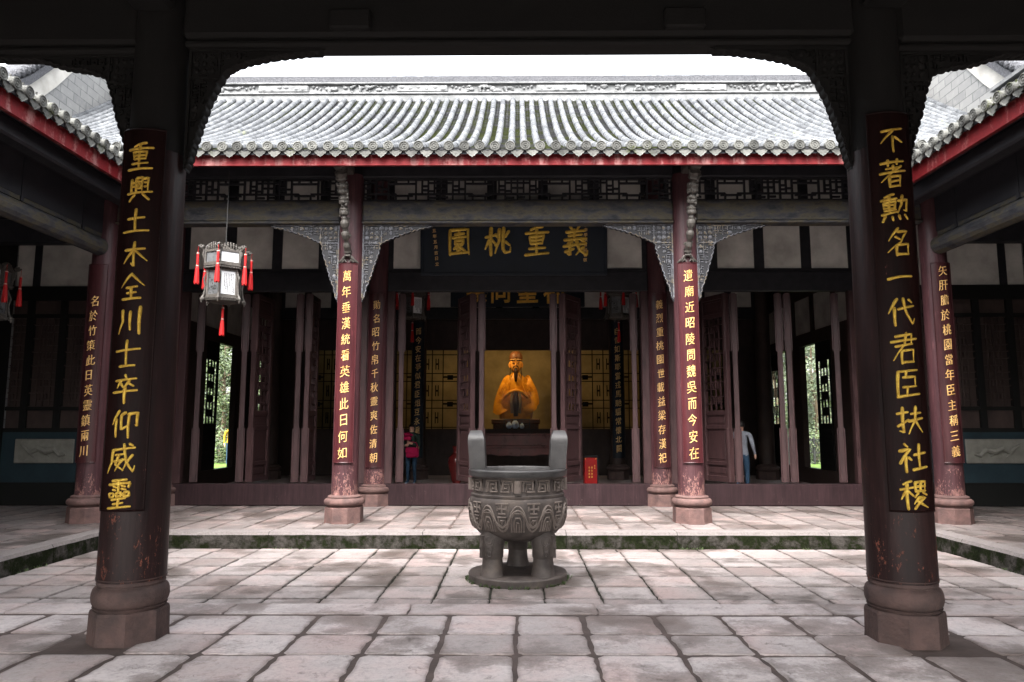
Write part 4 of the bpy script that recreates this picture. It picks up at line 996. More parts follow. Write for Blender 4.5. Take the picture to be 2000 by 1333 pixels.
# ================================================================== LANTERNS
def lantern(name, loc, label, top, group='palace lanterns', rot=radians(8)):
    """hexagonal palace lantern, origin at the floor of the lower tier; hung by a cord up to z=top"""
    t = thing(name, label, 'lantern', loc, group); ox, oy, oz = loc
    T = Matrix.Translation(loc) @ Matrix.Rotation(rot, 4, 'Z') @ Matrix.Diagonal((.80, .80, .82, 1))
    hexv = lambda r, k: (r * cos(pi / 3 * k - pi / 2), r * sin(pi / 3 * k - pi / 2))
    f = MB(); f.m = T
    rl, ru = .335, .40
    def edge(r, z0, z1, th=.02):
        for k in range(6):
            a, b = hexv(r, k), hexv(r, k + 1); mx, my = (a[0] + b[0]) / 2, (a[1] + b[1]) / 2; an = atan2(b[1] - a[1], b[0] - a[0]); ln = sqrt((b[0] - a[0]) ** 2 + (b[1] - a[1]) ** 2)
            mm = f.m; f.m = T @ Matrix.Translation((mx, my, 0)) @ Matrix.Rotation(an, 4, 'Z'); f.box(-ln / 2, ln / 2, -th / 2, th / 2, z0, z1, .004); f.m = mm
    edge(rl + .02, 0, .10, .03); edge(rl + .03, .04, .06, .045); edge(rl, .10, .125); edge(rl, .60, .66); edge(ru + .01, .66, .76, .03); edge(ru + .02, .70, .72, .045); edge(ru, .76, .785); edge(ru, .99, 1.04, .025)
    for k in range(6):
        x, y = hexv(rl, k); f.box(x - .022, x + .022, y - .022, y + .022, .10, .66, .004)
        x, y = hexv(ru, k); f.box(x - .022, x + .022, y - .022, y + .022, .76, 1.06, .004)
    fr = f.build('frame', MAT['lframe'], t)
    o = MB(); o.m = T
    for k in range(6):                           # pierced crest boards, corner scrolls, dragon-head arms
        a, b = hexv(ru, k), hexv(ru, k + 1)
        for j in range(7):
            q = (j + .5) / 7; h = .11 * sin(pi * q) ** .7 + .02; x, y = a[0] + (b[0] - a[0]) * q, a[1] + (b[1] - a[1]) * q
            o.tube([(x, y, 1.04), (x + .008, y, 1.04 + h * .6), (x - .008, y, 1.04 + h)], [.012, .02, .017], 6)
            o.ball((x, y, 1.045 + h), .02, 6, 4)
        for j in range(9):
            q = (j + .5) / 9; a2, b2 = hexv(rl + .03, k), hexv(rl + .03, k + 1); o.ball((a2[0] + (b2[0] - a2[0]) * q, a2[1] + (b2[1] - a2[1]) * q, .035), .022, 6, 4)
            a2, b2 = hexv(ru + .015, k), hexv(ru + .015, k + 1); o.ball((a2[0] + (b2[0] - a2[0]) * q, a2[1] + (b2[1] - a2[1]) * q, .675), .022, 6, 4)
        dx, dy = hexv(1, k)
        o.tube([(dx * ru, dy * ru, .80), (dx * (ru + .05), dy * (ru + .05), .92), (dx * (ru + .03), dy * (ru + .03), 1.02), (dx * (ru + .09), dy * (ru + .09), 1.08), (dx * (ru + .155), dy * (ru + .155), 1.11)], [.016, .024, .028, .034, .016], 7)
        o.ball((dx * (ru + .06), dy * (ru + .06), 1.10), .04, 7, 5); o.ball((dx * (ru + .10), dy * (ru + .10), 1.125), .026, 7, 5)
        o.tube([(dx * rl * 1.02, dy * rl * 1.02, .62), (dx * (rl + .07), dy * (rl + .07), .45), (dx * (rl + .04), dy * (rl + .04), .30), (dx * (rl + .06), dy * (rl + .06), .12), (dx * (rl + .11), dy * (rl + .11), .02), (dx * (rl + .10), dy * (rl + .10), -.05)], [.014, .022, .018, .022, .032, .015], 7)
        o.ball((dx * (rl + .08), dy * (rl + .08), .03), .045, 7, 5)
    o.lathe([(.02, -.06), (.12, -.03), (.30, -.004), (.30, .02)], (0, 0, 0), 6); o.lathe([(.33, 1.03), (.2, 1.10), (.05, 1.16), (.012, 1.2)], (0, 0, 0), 6)
    o.build('carved_ornament', MAT['lframe'], t)
    pn = MB(); pn.m = T; pg = MB(); ink = MB(); rr = random.Random(int(ox * 10) + 3)
    for k in range(6):
        for (r, z0, z1) in ((rl - .012, .125, .60), (ru - .012, .785, .99)):
            a, b = hexv(r, k), hexv(r, k + 1); mx, my = (a[0] + b[0]) / 2, (a[1] + b[1]) / 2; an = atan2(b[1] - a[1], b[0] - a[0]); ln = sqrt((b[0] - a[0]) ** 2 + (b[1] - a[1]) ** 2)
            MM = T @ Matrix.Translation((mx, my, 0)) @ Matrix.Rotation(an, 4, 'Z'); q_ = pn if k % 2 == 0 else pg; q_.m = MM; q_.box(-ln / 2 + .02, ln / 2 - .02, -.004, .004, z0, z1)  # upper grey faces have a reflection painted in; lower ones are grey silk
            ink.m = MM
            if z1 < .7 and k % 2 == 0:          # columns of fine black writing and a seal
                for c in range(6):
                    x = ln * (.30 - .105 * c); z = z1 - .05
                    while z > z0 + .06 + .05 * (c % 3): h = rr.uniform(.010, .020); ink.box(x - .010, x + .010, -.0065, -.0042, z - h, z); z -= h + .010
                ink.box(ln * .36, ln * .40, -.0065, -.0042, z0 + .06, z0 + .16); ink.box(ln * .33, ln * .41, -.0065, -.0042, z0 + .03, z0 + .05)
            elif z1 < .7:                        # ink landscape
                for c in range(22): x = rr.uniform(-.13, .05); z = z0 + .02 + abs(rr.gauss(0, .16)); s_ = rr.uniform(.008, .03); ink.box(x - s_, x + s_, -.0065, -.0042, min(z, z1 - .05), min(z + rr.uniform(.006, .05), z1 - .02))
    pn.build('panel', MAT['pane'], t); pg.build('grey_panel', MAT['greypane'], t); ink.build('panel_writing', MAT['ink'], t)
    def tassel(x, y, zt, drop, ln):
        q = MB(); q.m = T; q.tube([(x, y, zt), (x, y, zt - drop)], .005, 5)
        q.lathe([(.012, zt - drop), (.026, zt - drop - .02), (.026, zt - drop - .24 * ln / .6), (.020, zt - drop - .26 * ln / .6)], (x, y, 0), 10)
        z = zt - drop - .27 * ln / .6; zb = zt - drop - ln; K = 16; rings = []
        for (f_, r) in ((0, .024), (.15, .034), (.6, .044), (1, .05)):
            rings.append([(x + (r * (1 + .12 * (i % 2))) * cos(2 * pi * i / K), y + (r * (1 + .12 * (i % 2))) * sin(2 * pi * i / K), z + (zb - z) * f_ - (.02 * (i % 3) if f_ == 1 else 0)) for i in range(K)])
        q.loft(rings); o = q.build('tassel', MAT['tassel'], t)
        bnd = MB(); bnd.m = T
        for zz in (zt - drop - .005, z + .018): bnd.lathe([(.029, zz - .022), (.032, zz - .01), (.029, zz)], (x, y, 0), 10)
        bnd.build('tassel_band', MAT['tband'], o)
    for k in range(6): x, y = hexv(ru + .15, k); tassel(x, y, 1.10, .14, .62)
    tassel(0, 0, -.06, .05, .56)
    c = MB(); c.tube([(ox, oy, oz + .97), (ox, oy, top)], .008, 6); c.build('cord', MAT['iron'], t)
    return t
ln1 = lantern('lantern', (-4.97, 11.9, 3.70), 'hexagonal carved lantern with white panels and red tassels hanging in the left verandah bay', 6.0)
copy_thing(ln1, (-8.98, 11.9, 3.42), 'dim hanging lantern cut by the left picture edge, its red tassel showing')
copy_thing(ln1, (-2.55, 17.2, 4.22), 'dim white-panelled lantern inside the doorway above the woman')
copy_thing(ln1, (2.45, 17.2, 4.22), 'dim white-panelled lantern inside the doorway above the red floor box')

# ================================================================== CENSER
ce = thing('censer', 'large three-legged stone incense burner with two upright ears on a round base in the courtyard', 'incense burner', (0, 9.06, CZ))
cx, cy = 0.0, 9.06
m = MB(); m.lathe([(.565, CZ - .03), (.60, CZ + .005), (.605, CZ + .08), (.595, CZ + .095), (.0, CZ + .098)], (cx, cy, 0), 64, cap=False); m.build('base_plate', MAT['censer'], ce, 35)
zb = CZ + .098; ZR = 1.045
body = MB(); pr = [(.02, .44), (.22, .452), (.37, .485), (.475, .54), (.552, .62), (.585, .71), (.597, .80), (.598, .90), (.590, .935), (.572, .955), (.578, .965), (.578, .985), (.560, .995), (.556, 1.01), (.556, 1.17), (.566, 1.175), (.568, 1.195), (.56, 1.20)]
# body profile is measured from the base plate
H0 = zb + .0
prof_b = [(r, H0 + (z - .44) * ((ZR - .02 - H0 - .36) / .76) + .36) for r, z in pr]
body.lathe(prof_b + [(.50, ZR - .02), (.47, ZR - .15), (.3, ZR - .3), (.02, ZR - .32)], (cx, cy, 0), 96, cap=False)
bd = body.build('body', MAT['censer'], ce, 40)
def rz(z):
    for i in range(len(prof_b) - 1):
        (r0, z0), (r1, z1) = prof_b[i], prof_b[i + 1]
        if z0 <= z <= z1: return r0 + (r1 - r0) * (z - z0) / max(1e-6, z1 - z0)
    return .56
rel = MB()
def rpath(pts, rad=.009, out=.005):
    rad = rad * 1.25
    rel.tube([(cx + (rz(z) + out) * sin(a), cy - (rz(z) + out) * cos(a), z) for a, z in pts], rad, 6)
zlo, zhi = prof_b[13][1] + .012, prof_b[14][1] - .012; Z_ = lambda t: zlo + (zhi - zlo) * t
for q in range(8):                               # upper frieze: squared spirals between flanges
    a0 = pi / 8 * 0 + q * pi / 4
    for s in (-1, 1):
        A_ = lambda t: a0 + s * (.07 + .30 * t)
        rpath([(A_(.0), Z_(.05)), (A_(.0), Z_(.95)), (A_(.95), Z_(.95)), (A_(.95), Z_(.08)), (A_(.35), Z_(.08))], .011)
        rpath([(A_(.35), Z_(.08)), (A_(.35), Z_(.68)), (A_(.72), Z_(.68)), (A_(.72), Z_(.34)), (A_(.52), Z_(.34))], .012)
        rpath([(A_(.14), Z_(.1)), (A_(.14), Z_(.8)), (A_(.25), Z_(.8))], .010); rpath([(A_(.82), Z_(.85)), (A_(.82), Z_(.2))], .009)
    if q % 2 == 0: rpath([(a0, Z_(0)), (a0, Z_(.5)), (a0, Z_(1))], .036, .012)
zl, zh = prof_b[4][1] - .02, prof_b[7][1] + .015; Y_ = lambda t: zl + (zh - zl) * t
nw = 10                                          # lower frieze: wave band with nested tongues
for k in range(2):
    pts = []
    for i in range(161):
        a = 2 * pi * i / 160; c_ = cos(nw * a); pts.append((a, Y_(.46 + (.44 if k == 0 else .30) * (abs(c_) ** .7) * (1 if c_ > 0 else -1))))
    rpath(pts, .010)
for i in range(nw):
    a = 2 * pi * i / nw
    for w_, t0, t1 in ((.13, .0, .66), (.075, .0, .50), (.03, .0, .34)): rpath([(a - w_, Y_(t0)), (a - w_ * .95, Y_(t1 * .75)), (a - w_ * .5, Y_(t1)), (a + w_ * .5, Y_(t1)), (a + w_ * .95, Y_(t1 * .75)), (a + w_, Y_(t0))], .008)
    a += pi / nw
    for z0, w_ in ((.98, .13), (.80, .10), (.64, .07)): rpath([(a - w_, Y_(z0)), (a + w_, Y_(z0))], .009)
    rpath([(a, Y_(.98)), (a, Y_(.64))], .009); rpath([(a - .10, Y_(.9)), (a - .10, Y_(.74))], .008); rpath([(a + .10, Y_(.9)), (a + .10, Y_(.74))], .008)
    rpath([(a - .085, Y_(.52)), (a - .07, Y_(.28)), (a, Y_(.18)), (a + .07, Y_(.28)), (a + .085, Y_(.52)), (a - .085, Y_(.52))], .009); rpath([(a - .03, Y_(.40)), (a, Y_(.31)), (a + .03, Y_(.40)), (a - .03, Y_(.40))], .012)
rel.build('relief_bands', MAT['censer_relief'], bd, 60)
m = MB(); m.lathe([(.555, ZR - .035), (.605, ZR - .03), (.612, ZR), (.612, ZR + .035), (.60, ZR + .048), (.51, ZR + .048), (.50, ZR + .03), (.50, ZR - .06)], (cx, cy, 0), 96, cap=False); m.build('rim', MAT['censer_dark'], ce, 35)
for s in (-1, 1):                                # upright ears: arched slabs standing on the rim, opening faces sideways
    m = MB(); out = []; inn = []
    for k in range(15):
        t = k / 14; an = pi * t
        out.append((-.205 * cos(an) * (1.0), .27 + .20 * sin(an) ** .8)); 
    P = [(-.195, 0)] + out + [(.195, 0)]; Q = [(-.10, 0.02)] + [(-.10 * cos(pi * k / 14), .21 + .11 * sin(pi * k / 14)) for k in range(15)] + [(.10, .02)]
    def ring(pl, xin, lean):
        d = 1 if xin < .5 else -1
        return [(cx + s * (xin + lean * (z / .47) + d * .035 * max(0, (z - .33) / .14) ** 2), cy + y, ZR + .048 + z) for y, z in pl]
    o0, o1 = ring(P, .395, .02), ring(P, .582, .04); i0, i1 = ring(Q, .395, .02), ring(Q, .582, .04); n = len(P); m.add(o0 + o1 + i0 + i1, [(i, i + 1, n + i + 1, n + i) for i in range(n - 1)] + [(2 * n + i, 2 * n + i + 1, 3 * n + i + 1, 3 * n + i) for i in range(n - 1)] + [(i, i + 1, 2 * n + i + 1, 2 * n + i) for i in range(n - 1)] + [(n + i, n + i + 1, 3 * n + i + 1, 3 * n + i) for i in range(n - 1)])
    m.build('ear', MAT['censer_dark'], ce, 30)
for an in (radians(-138), radians(-42), radians(90)):
    lx, ly = cx + .405 * cos(an), cy + .405 * sin(an); dx, dy = cos(an), sin(an); m = MB()
    m.lathe([(.150, zb - .002), (.142, zb + .02), (.125, zb + .12), (.118, zb + .20), (.130, zb + .215), (.132, zb + .30), (.150, zb + .40), (.150, zb + .46), (.12, zb + .52)], (lx, ly, 0), 28)
    # flange and mask relief on the outer side
    mm = m.m; m.m = Matrix.Translation((lx, ly, 0)) @ Matrix.Rotation(atan2(dy, dx), 4, 'Z')
    m.prism([(.10, zb + .24), (.185, zb + .22), (.175, zb + .30), (.19, zb + .34), (.172, zb + .38), (.185, zb + .47), (.10, zb + .48)], 'y', -.022, .022)
    for sg in (-1, 1):
        for rr_, zc in ((.05, .41), (.03, .41), (.03, .32), (.022, .26)):
            b0 = sg * .62; m.tube([((.148 + .0) * cos(b0 + rr_ / .14 * cos(q * pi / 5)), .148 * sin(b0 + rr_ / .14 * cos(q * pi / 5)), zb + zc + rr_ * 1.1 * sin(q * pi / 5)) for q in range(11)], .008, 5)
    m.build('leg', MAT['censer'], ce, 40)

# ================================================================== STATUE AND SHRINE FURNITURE
st = thing('statue', 'seated gilded statue of a bearded man in robes and tall crown behind glass', 'statue', (-.06, 24.2, 1.5))
SXc, SYc = -.06, 24.3
def oval(x, y, z, rx, ry, n=28, ripple=0, ph=0, k=9): return [(x + rx * cos(2 * pi * i / n) * (1 + ripple * sin(k * 2 * pi * i / n + ph)), y + ry * sin(2 * pi * i / n) * (1 + ripple * sin(k * 2 * pi * i / n + ph)), z) for i in range(n)]
b = MB()
b.loft([oval(SXc, SYc, z, rx, ry, 40, rp, 0, 10) for z, rx, ry, rp in ((1.85, .52, .46, .05), (2.05, .55, .48, .05), (2.25, .53, .46, .04), (2.45, .46, .40, .03), (2.7, .42, .34, .015), (2.95, .42, .30, .01), (3.12, .40, .27, .005), (3.24, .34, .24, 0), (3.33, .24, .19, 0), (3.40, .15, .14, 0), (3.50, .11, .12, 0), (3.60, .11, .12, 0))])
body_ = b.build('robed_body', MAT['robe'], st, 60)
s_ = MB()
for s in (-1, 1):                               # wide sleeves falling in folds, hands meeting at the waist
    rings = []
    for t in range(13):
        f = t / 12; x = SXc + s * (.34 + .22 * sin(pi * min(1, f * 1.1) * .62)) if f < .6 else SXc + s * (.54 - .34 * (f - .6) / .4); z = 3.20 - .95 * min(1, f / .62) + (.10 * (f - .6) / .4 if f > .6 else 0); y = SYc - .02 - .34 * f
        r = .16 + .10 * sin(pi * f); rings.append([(x + r * .85 * cos(2 * pi * k / 20) * (1 + .09 * sin(k * 3 + 1)), y + r * .7 * sin(2 * pi * k / 20), z + r * 1.05 * sin(2 * pi * k / 20 + .6) * (1 + .05 * sin(k * 2))) for k in range(20)])
    s_.loft(rings)
    for j in range(5):                           # creases from shoulder to elbow
        s_.tube([(SXc + s * (.20 + .05 * j), SYc - .26 + .02 * j, 3.16 - .03 * j), (SXc + s * (.28 + .07 * j), SYc - .34 + .03 * j, 2.86), (SXc + s * (.36 + .055 * j), SYc - .38 + .05 * j, 2.6)], [.006, .020, .012], 6)
    for j in range(8):                           # hanging sleeve folds
        x0 = SXc + s * (.24 + .049 * j); s_.tube([(x0 - s * .05, SYc - .42 + .02 * j, 2.62 - .01 * j), (x0 + s * .01, SYc - .47 + .03 * j, 2.42), (x0 - s * .01, SYc - .45 + .035 * j, 2.18 + .02 * j), (x0 - s * .05, SYc - .42 + .03 * j, 1.98 + .035 * j)], [.020, .030, .034, .016], 8)
s_.tube([(SXc - .40, SYc - .34, 2.58), (SXc - .2, SYc - .45, 2.76), (SXc, SYc - .49, 2.81), (SXc + .2, SYc - .45, 2.76), (SXc + .40, SYc - .34, 2.58)], [.05, .06, .065, .06, .05], 12)
s_.build('sleeves', MAT['robe'], st, 60)
k_ = MB()
for s in (-1, 1): k_.tube([(SXc + s * .13, SYc - .50, 2.72), (SXc + s * .15, SYc - .56, 2.4), (SXc + s * .11, SYc - .56, 2.06)], [.035, .04, .05], 8, 1.2)
k_.build('sash', MAT['sash'], st)
d_ = MB(); d_.tube([(SXc, SYc - .50, 2.74), (SXc, SYc - .57, 2.4), (SXc, SYc - .57, 1.96)], [.08, .10, .07], 8); d_.build('apron', MAT['beard'], st)
hd = MB(); hd.loft([oval(SXc, SYc - .05 + dy, z, rx, ry, 28) for z, rx, ry, dy in ((3.46, .05, .06, -.06), (3.49, .12, .13, -.03), (3.55, .165, .17, 0), (3.64, .19, .20, .0), (3.75, .195, .215, 0), (3.85, .19, .21, .01), (3.93, .15, .17, .01), (3.97, .06, .07, .01))])
hy = SYc - .05
hd.tube([(SXc, hy - .205, 3.80), (SXc, hy - .245, 3.70), (SXc, hy - .225, 3.665)], [.022, .034, .024], 8)           # nose
for s in (-1, 1): hd.tube([(SXc + s * .195, hy + .02, 3.80), (SXc + s * .22, hy + .03, 3.72), (SXc + s * .205, hy + .02, 3.60)], [.025, .035, .02], 7)      # ears
hd.tube([(SXc - .05, hy - .20, 3.600), (SXc, hy - .215, 3.603), (SXc + .05, hy - .20, 3.600)], [.014, .022, .014], 6)
for s in (-1, 1): hd.tube([(SXc + s * .04, hy - .205, 3.765), (SXc + s * .085, hy - .205, 3.775), (SXc + s * .13, hy - .18, 3.765)], .016, 6)
head = hd.build('head', MAT['face'], st, 70)
br = MB()
for s in (-1, 1):
    br.tube([(SXc + s * .03, hy - .215, 3.815), (SXc + s * .09, hy - .212, 3.84), (SXc + s * .15, hy - .17, 3.82)], [.012, .020, .009], 6)
    br.tube([(SXc + s * .04, hy - .222, 3.762), (SXc + s * .085, hy - .224, 3.764), (SXc + s * .13, hy - .195, 3.758)], .011, 5)
    br.tube([(SXc + s * .01, hy - .225, 3.65), (SXc + s * .07, hy - .215, 3.63), (SXc + s * .10, hy - .19, 3.56), (SXc + s * .105, hy - .19, 3.42)], [.014, .018, .014, .008], 6)
    br.tube([(SXc + s * .17, hy - .10, 3.60), (SXc + s * .19, hy - .16, 3.42), (SXc + s * .20, hy - .20, 3.2)], [.02, .018, .005], 6)
br.tube([(SXc, hy - .20, 3.56), (SXc, hy - .235, 3.45), (SXc, hy - .25, 3.3), (SXc, hy - .26, 3.12)], [.05, .065, .062, .035], 10)
br.build('beard', MAT['beard'], st)
ht = MB(); ht.loft([oval(SXc, hy + .02, z, rx, ry, 24) for z, rx, ry in ((3.83, .205, .225), (3.89, .225, .245), (3.97, .225, .235), (4.05, .205, .21), (4.12, .165, .17), (4.16, .10, .11))]); ht.ball((SXc, hy - .215, 3.94), .03, 8, 5); ht.build('crown', MAT['hat'], st, 50)
bandm = MB(); bandm.tube([(SXc + .21 * sin(a), hy + .02 - .235 * cos(a), 3.875) for a in [(-1.4 + 2.8 * k / 12) for k in range(13)]], .014, 6); bandm.build('crown_band', MAT['palegold'], st)
ped = MB(); ped.box(SXc - .75, SXc + .75, 23.75, 24.9, .08, 1.70, .02); ped.box(SXc - .80, SXc + .80, 23.7, 24.95, 1.70, 1.88, .03); ped.build('pedestal', MAT['hat'], st)
# offering case with porcelain in front of the statue
oc = thing('display_case', 'small glass display case with blue porcelain at the statue\'s feet', 'display case', (-.05, 23.5, 1.5))
m = MB(); m.box(-.45, .40, 23.40, 23.66, 1.0, 1.56)
for x in (-.45, .38): m.box(x, x + .02, 23.40, 23.42, 1.56, 1.86); m.box(x, x + .02, 23.64, 23.66, 1.56, 1.86)
m.box(-.45, .40, 23.40, 23.42, 1.84, 1.86); m.build('frame', MAT['iron'], oc); m = MB(); m.box(-.43, .38, 23.408, 23.412, 1.56, 1.84); m.build('glass', MAT['glass'], oc)
for i, (x, z, r) in enumerate(((-.28, 1.56, .10), (-.08, 1.56, .13), (.14, 1.56, .08))):
    v = thing('porcelain_jar', ['small blue and white jar at the left of the case', 'round blue and white jar in the middle of the case', 'low blue and white bowl at the right of the case'][i], 'jar', (x, 23.53, z))
    m = MB(); m.lathe([(r * .5, z), (r * .95, z + r * .5), (r * 1.0, z + r * 1.0), (r * .7, z + r * 1.7), (r * .4, z + r * 2.0), (r * .5, z + r * 2.3)], (x, 23.53, 0), 18); m.build('vessel', MAT['bluecer'], v, 50)
# altar table
at_ = thing('altar_table', 'dark red-brown altar table with upturned ends below the statue', 'table', (0, 20.6, .08))
m = MB(); m.box(-1.45, 1.45, 20.35, 20.95, 1.02, 1.10, .015); m.box(-1.40, 1.40, 20.40, 20.9, 1.36, 1.43, .015); m.build('tabletop', MAT['table'], at_)
m = MB(); P = [(-1.4, 1.02)] + [(-1.4 + 2.8 * k / 24, .96 - .16 * sin(pi * k / 24) ** .5 - .02 * cos(k * 1.6)) for k in range(25)] + [(1.4, 1.02)]; m.prism(P, 'y', 20.40, 20.44); m.box(-1.38, 1.38, 20.44, 20.47, 1.10, 1.36); m.build('apron', MAT['table'], at_)
for x in (-1.3, 1.3):
    for y in (20.45, 20.85): m = MB(); m.box(x - .06, x + .06, y - .05, y + .05, .08, 1.02, .012); m.build('leg', MAT['table'], at_)
# floor vase and red box
fv = thing('floor_vase', 'tall dark red glazed floor vase beside the left door leaf', 'vase', (-1.52, 18, .08))
m = MB(); m.lathe([(.13, .08), (.15, .12), (.10, .22), (.13, .35), (.19, .58), (.22, .74), (.20, .86), (.10, .95), (.075, 1.02), (.11, 1.12), (.12, 1.14)], (-1.52, 18, 0), 28); m.build('vase_body', MAT['vase'], fv, 50)
rb = thing('donation_box', 'bright red standing box with small gold characters behind the door sill', 'donation box', (1.80, 18, .08))
m = MB(); m.box(1.645, 1.955, 17.9, 18.2, .08, .86, .01); m.build('box_body', MAT['redbox'], rb)
m = MB(); m.box(1.62, 1.98, 17.88, 18.22, .86, .90, .008); m.box(1.955, 1.985, 17.9, 18.2, .08, .86); m.build('box_edge', MAT['timber'], rb)
m = MB()
for c in range(2):
    for r_ in range(4):
        x, z = 1.76 + c * .065, .60 - r_ * .075
        for q in range(3): m.box(x - .018, x + .018, 17.893, 17.9, z + q * .014, z + q * .014 + .006)
        m.box(x - .004, x + .004, 17.892, 17.9, z - .008, z + .042)
for r_ in range(3): m.box(1.885, 1.905, 17.893, 17.9, .66 - r_ * .035, .675 - r_ * .035)
for x, z in ((1.665, .83), (1.925, .83), (1.665, .12), (1.925, .12)): m.box(x - .012, x + .012, 17.893, 17.9, z - .012, z + .012)
m.build('lettering', MAT['gold'], rb)

# shrine lamps (the photograph shows the statue and side shrines lit by warm lamps inside the case)
def lamp(loc, e, size, tgt, col=(1, .62, .25)):
    l = bpy.data.lights.new('shrine_lamp', 'AREA'); l.energy = e; l.size = size; l.color = col; o = bpy.data.objects.new('shrine_lamp', l); COL.objects.link(o); o.location = loc
    o.rotation_euler = (Vector(tgt) - Vector(loc)).to_track_quat('-Z', 'Y').to_euler()
lamp((-.75, 23.5, 4.7), 5.5, .2, (SXc, 24.2, 3.0)); lamp((.8, 23.5, 4.7), 2.2, .2, (SXc, 24.2, 3.0))
lamp((-2.8, 24.6, 4.9), .32, .3, (-2.8, 26.3, 2.2), (1, .75, .4)); lamp((2.8, 24.6, 4.9), .32, .3, (2.8, 26.3, 2.2), (1, .7, .35))
lamp((-6.1, 24.6, 4.9), .3, .3, (-6.1, 26.3, 2.2), (1, .78, .45)); lamp((6.1, 24.6, 4.9), .3, .3, (6.1, 26.3, 2.2), (1, .78, .45))

# ================================================================== PEOPLE
def skin_body(name, parent, joints, bones, mats, pick, off):
    me = bpy.data.meshes.new('tmp'); idx = {k: i for i, k in enumerate(joints)}
    me.from_pydata([joints[k][0] for k in joints], [(idx[a], idx[b]) for a, b in bones], [])
    o = bpy.data.objects.new('tmp', me); COL.objects.link(o); md = o.modifiers.new('s', 'SKIN'); sb = o.modifiers.new('u', 'SUBSURF'); sb.levels = 2
    for i, k in enumerate(joints):
        v = me.skin_vertices[0].data[i]; v.radius = (joints[k][1], joints[k][2] if len(joints[k]) > 2 else joints[k][1])
    me.skin_vertices[0].data[idx['pelvis']].use_root = True
    dg = bpy.context.evaluated_depsgraph_get(); dg.update(); m2 = bpy.data.meshes.new_from_object(o.evaluated_get(dg)); bpy.data.objects.remove(o); bpy.data.meshes.remove(me)
    m2.name = name; m2.materials.clear()
    for m in mats: m2.materials.append(m)
    for p in m2.polygons: p.material_index = pick(p.center); p.use_smooth = True
    b = bpy.data.objects.new(name, m2); COL.objects.link(b); b.parent = parent; OFF[b.name] = OFF[parent.name]; return b
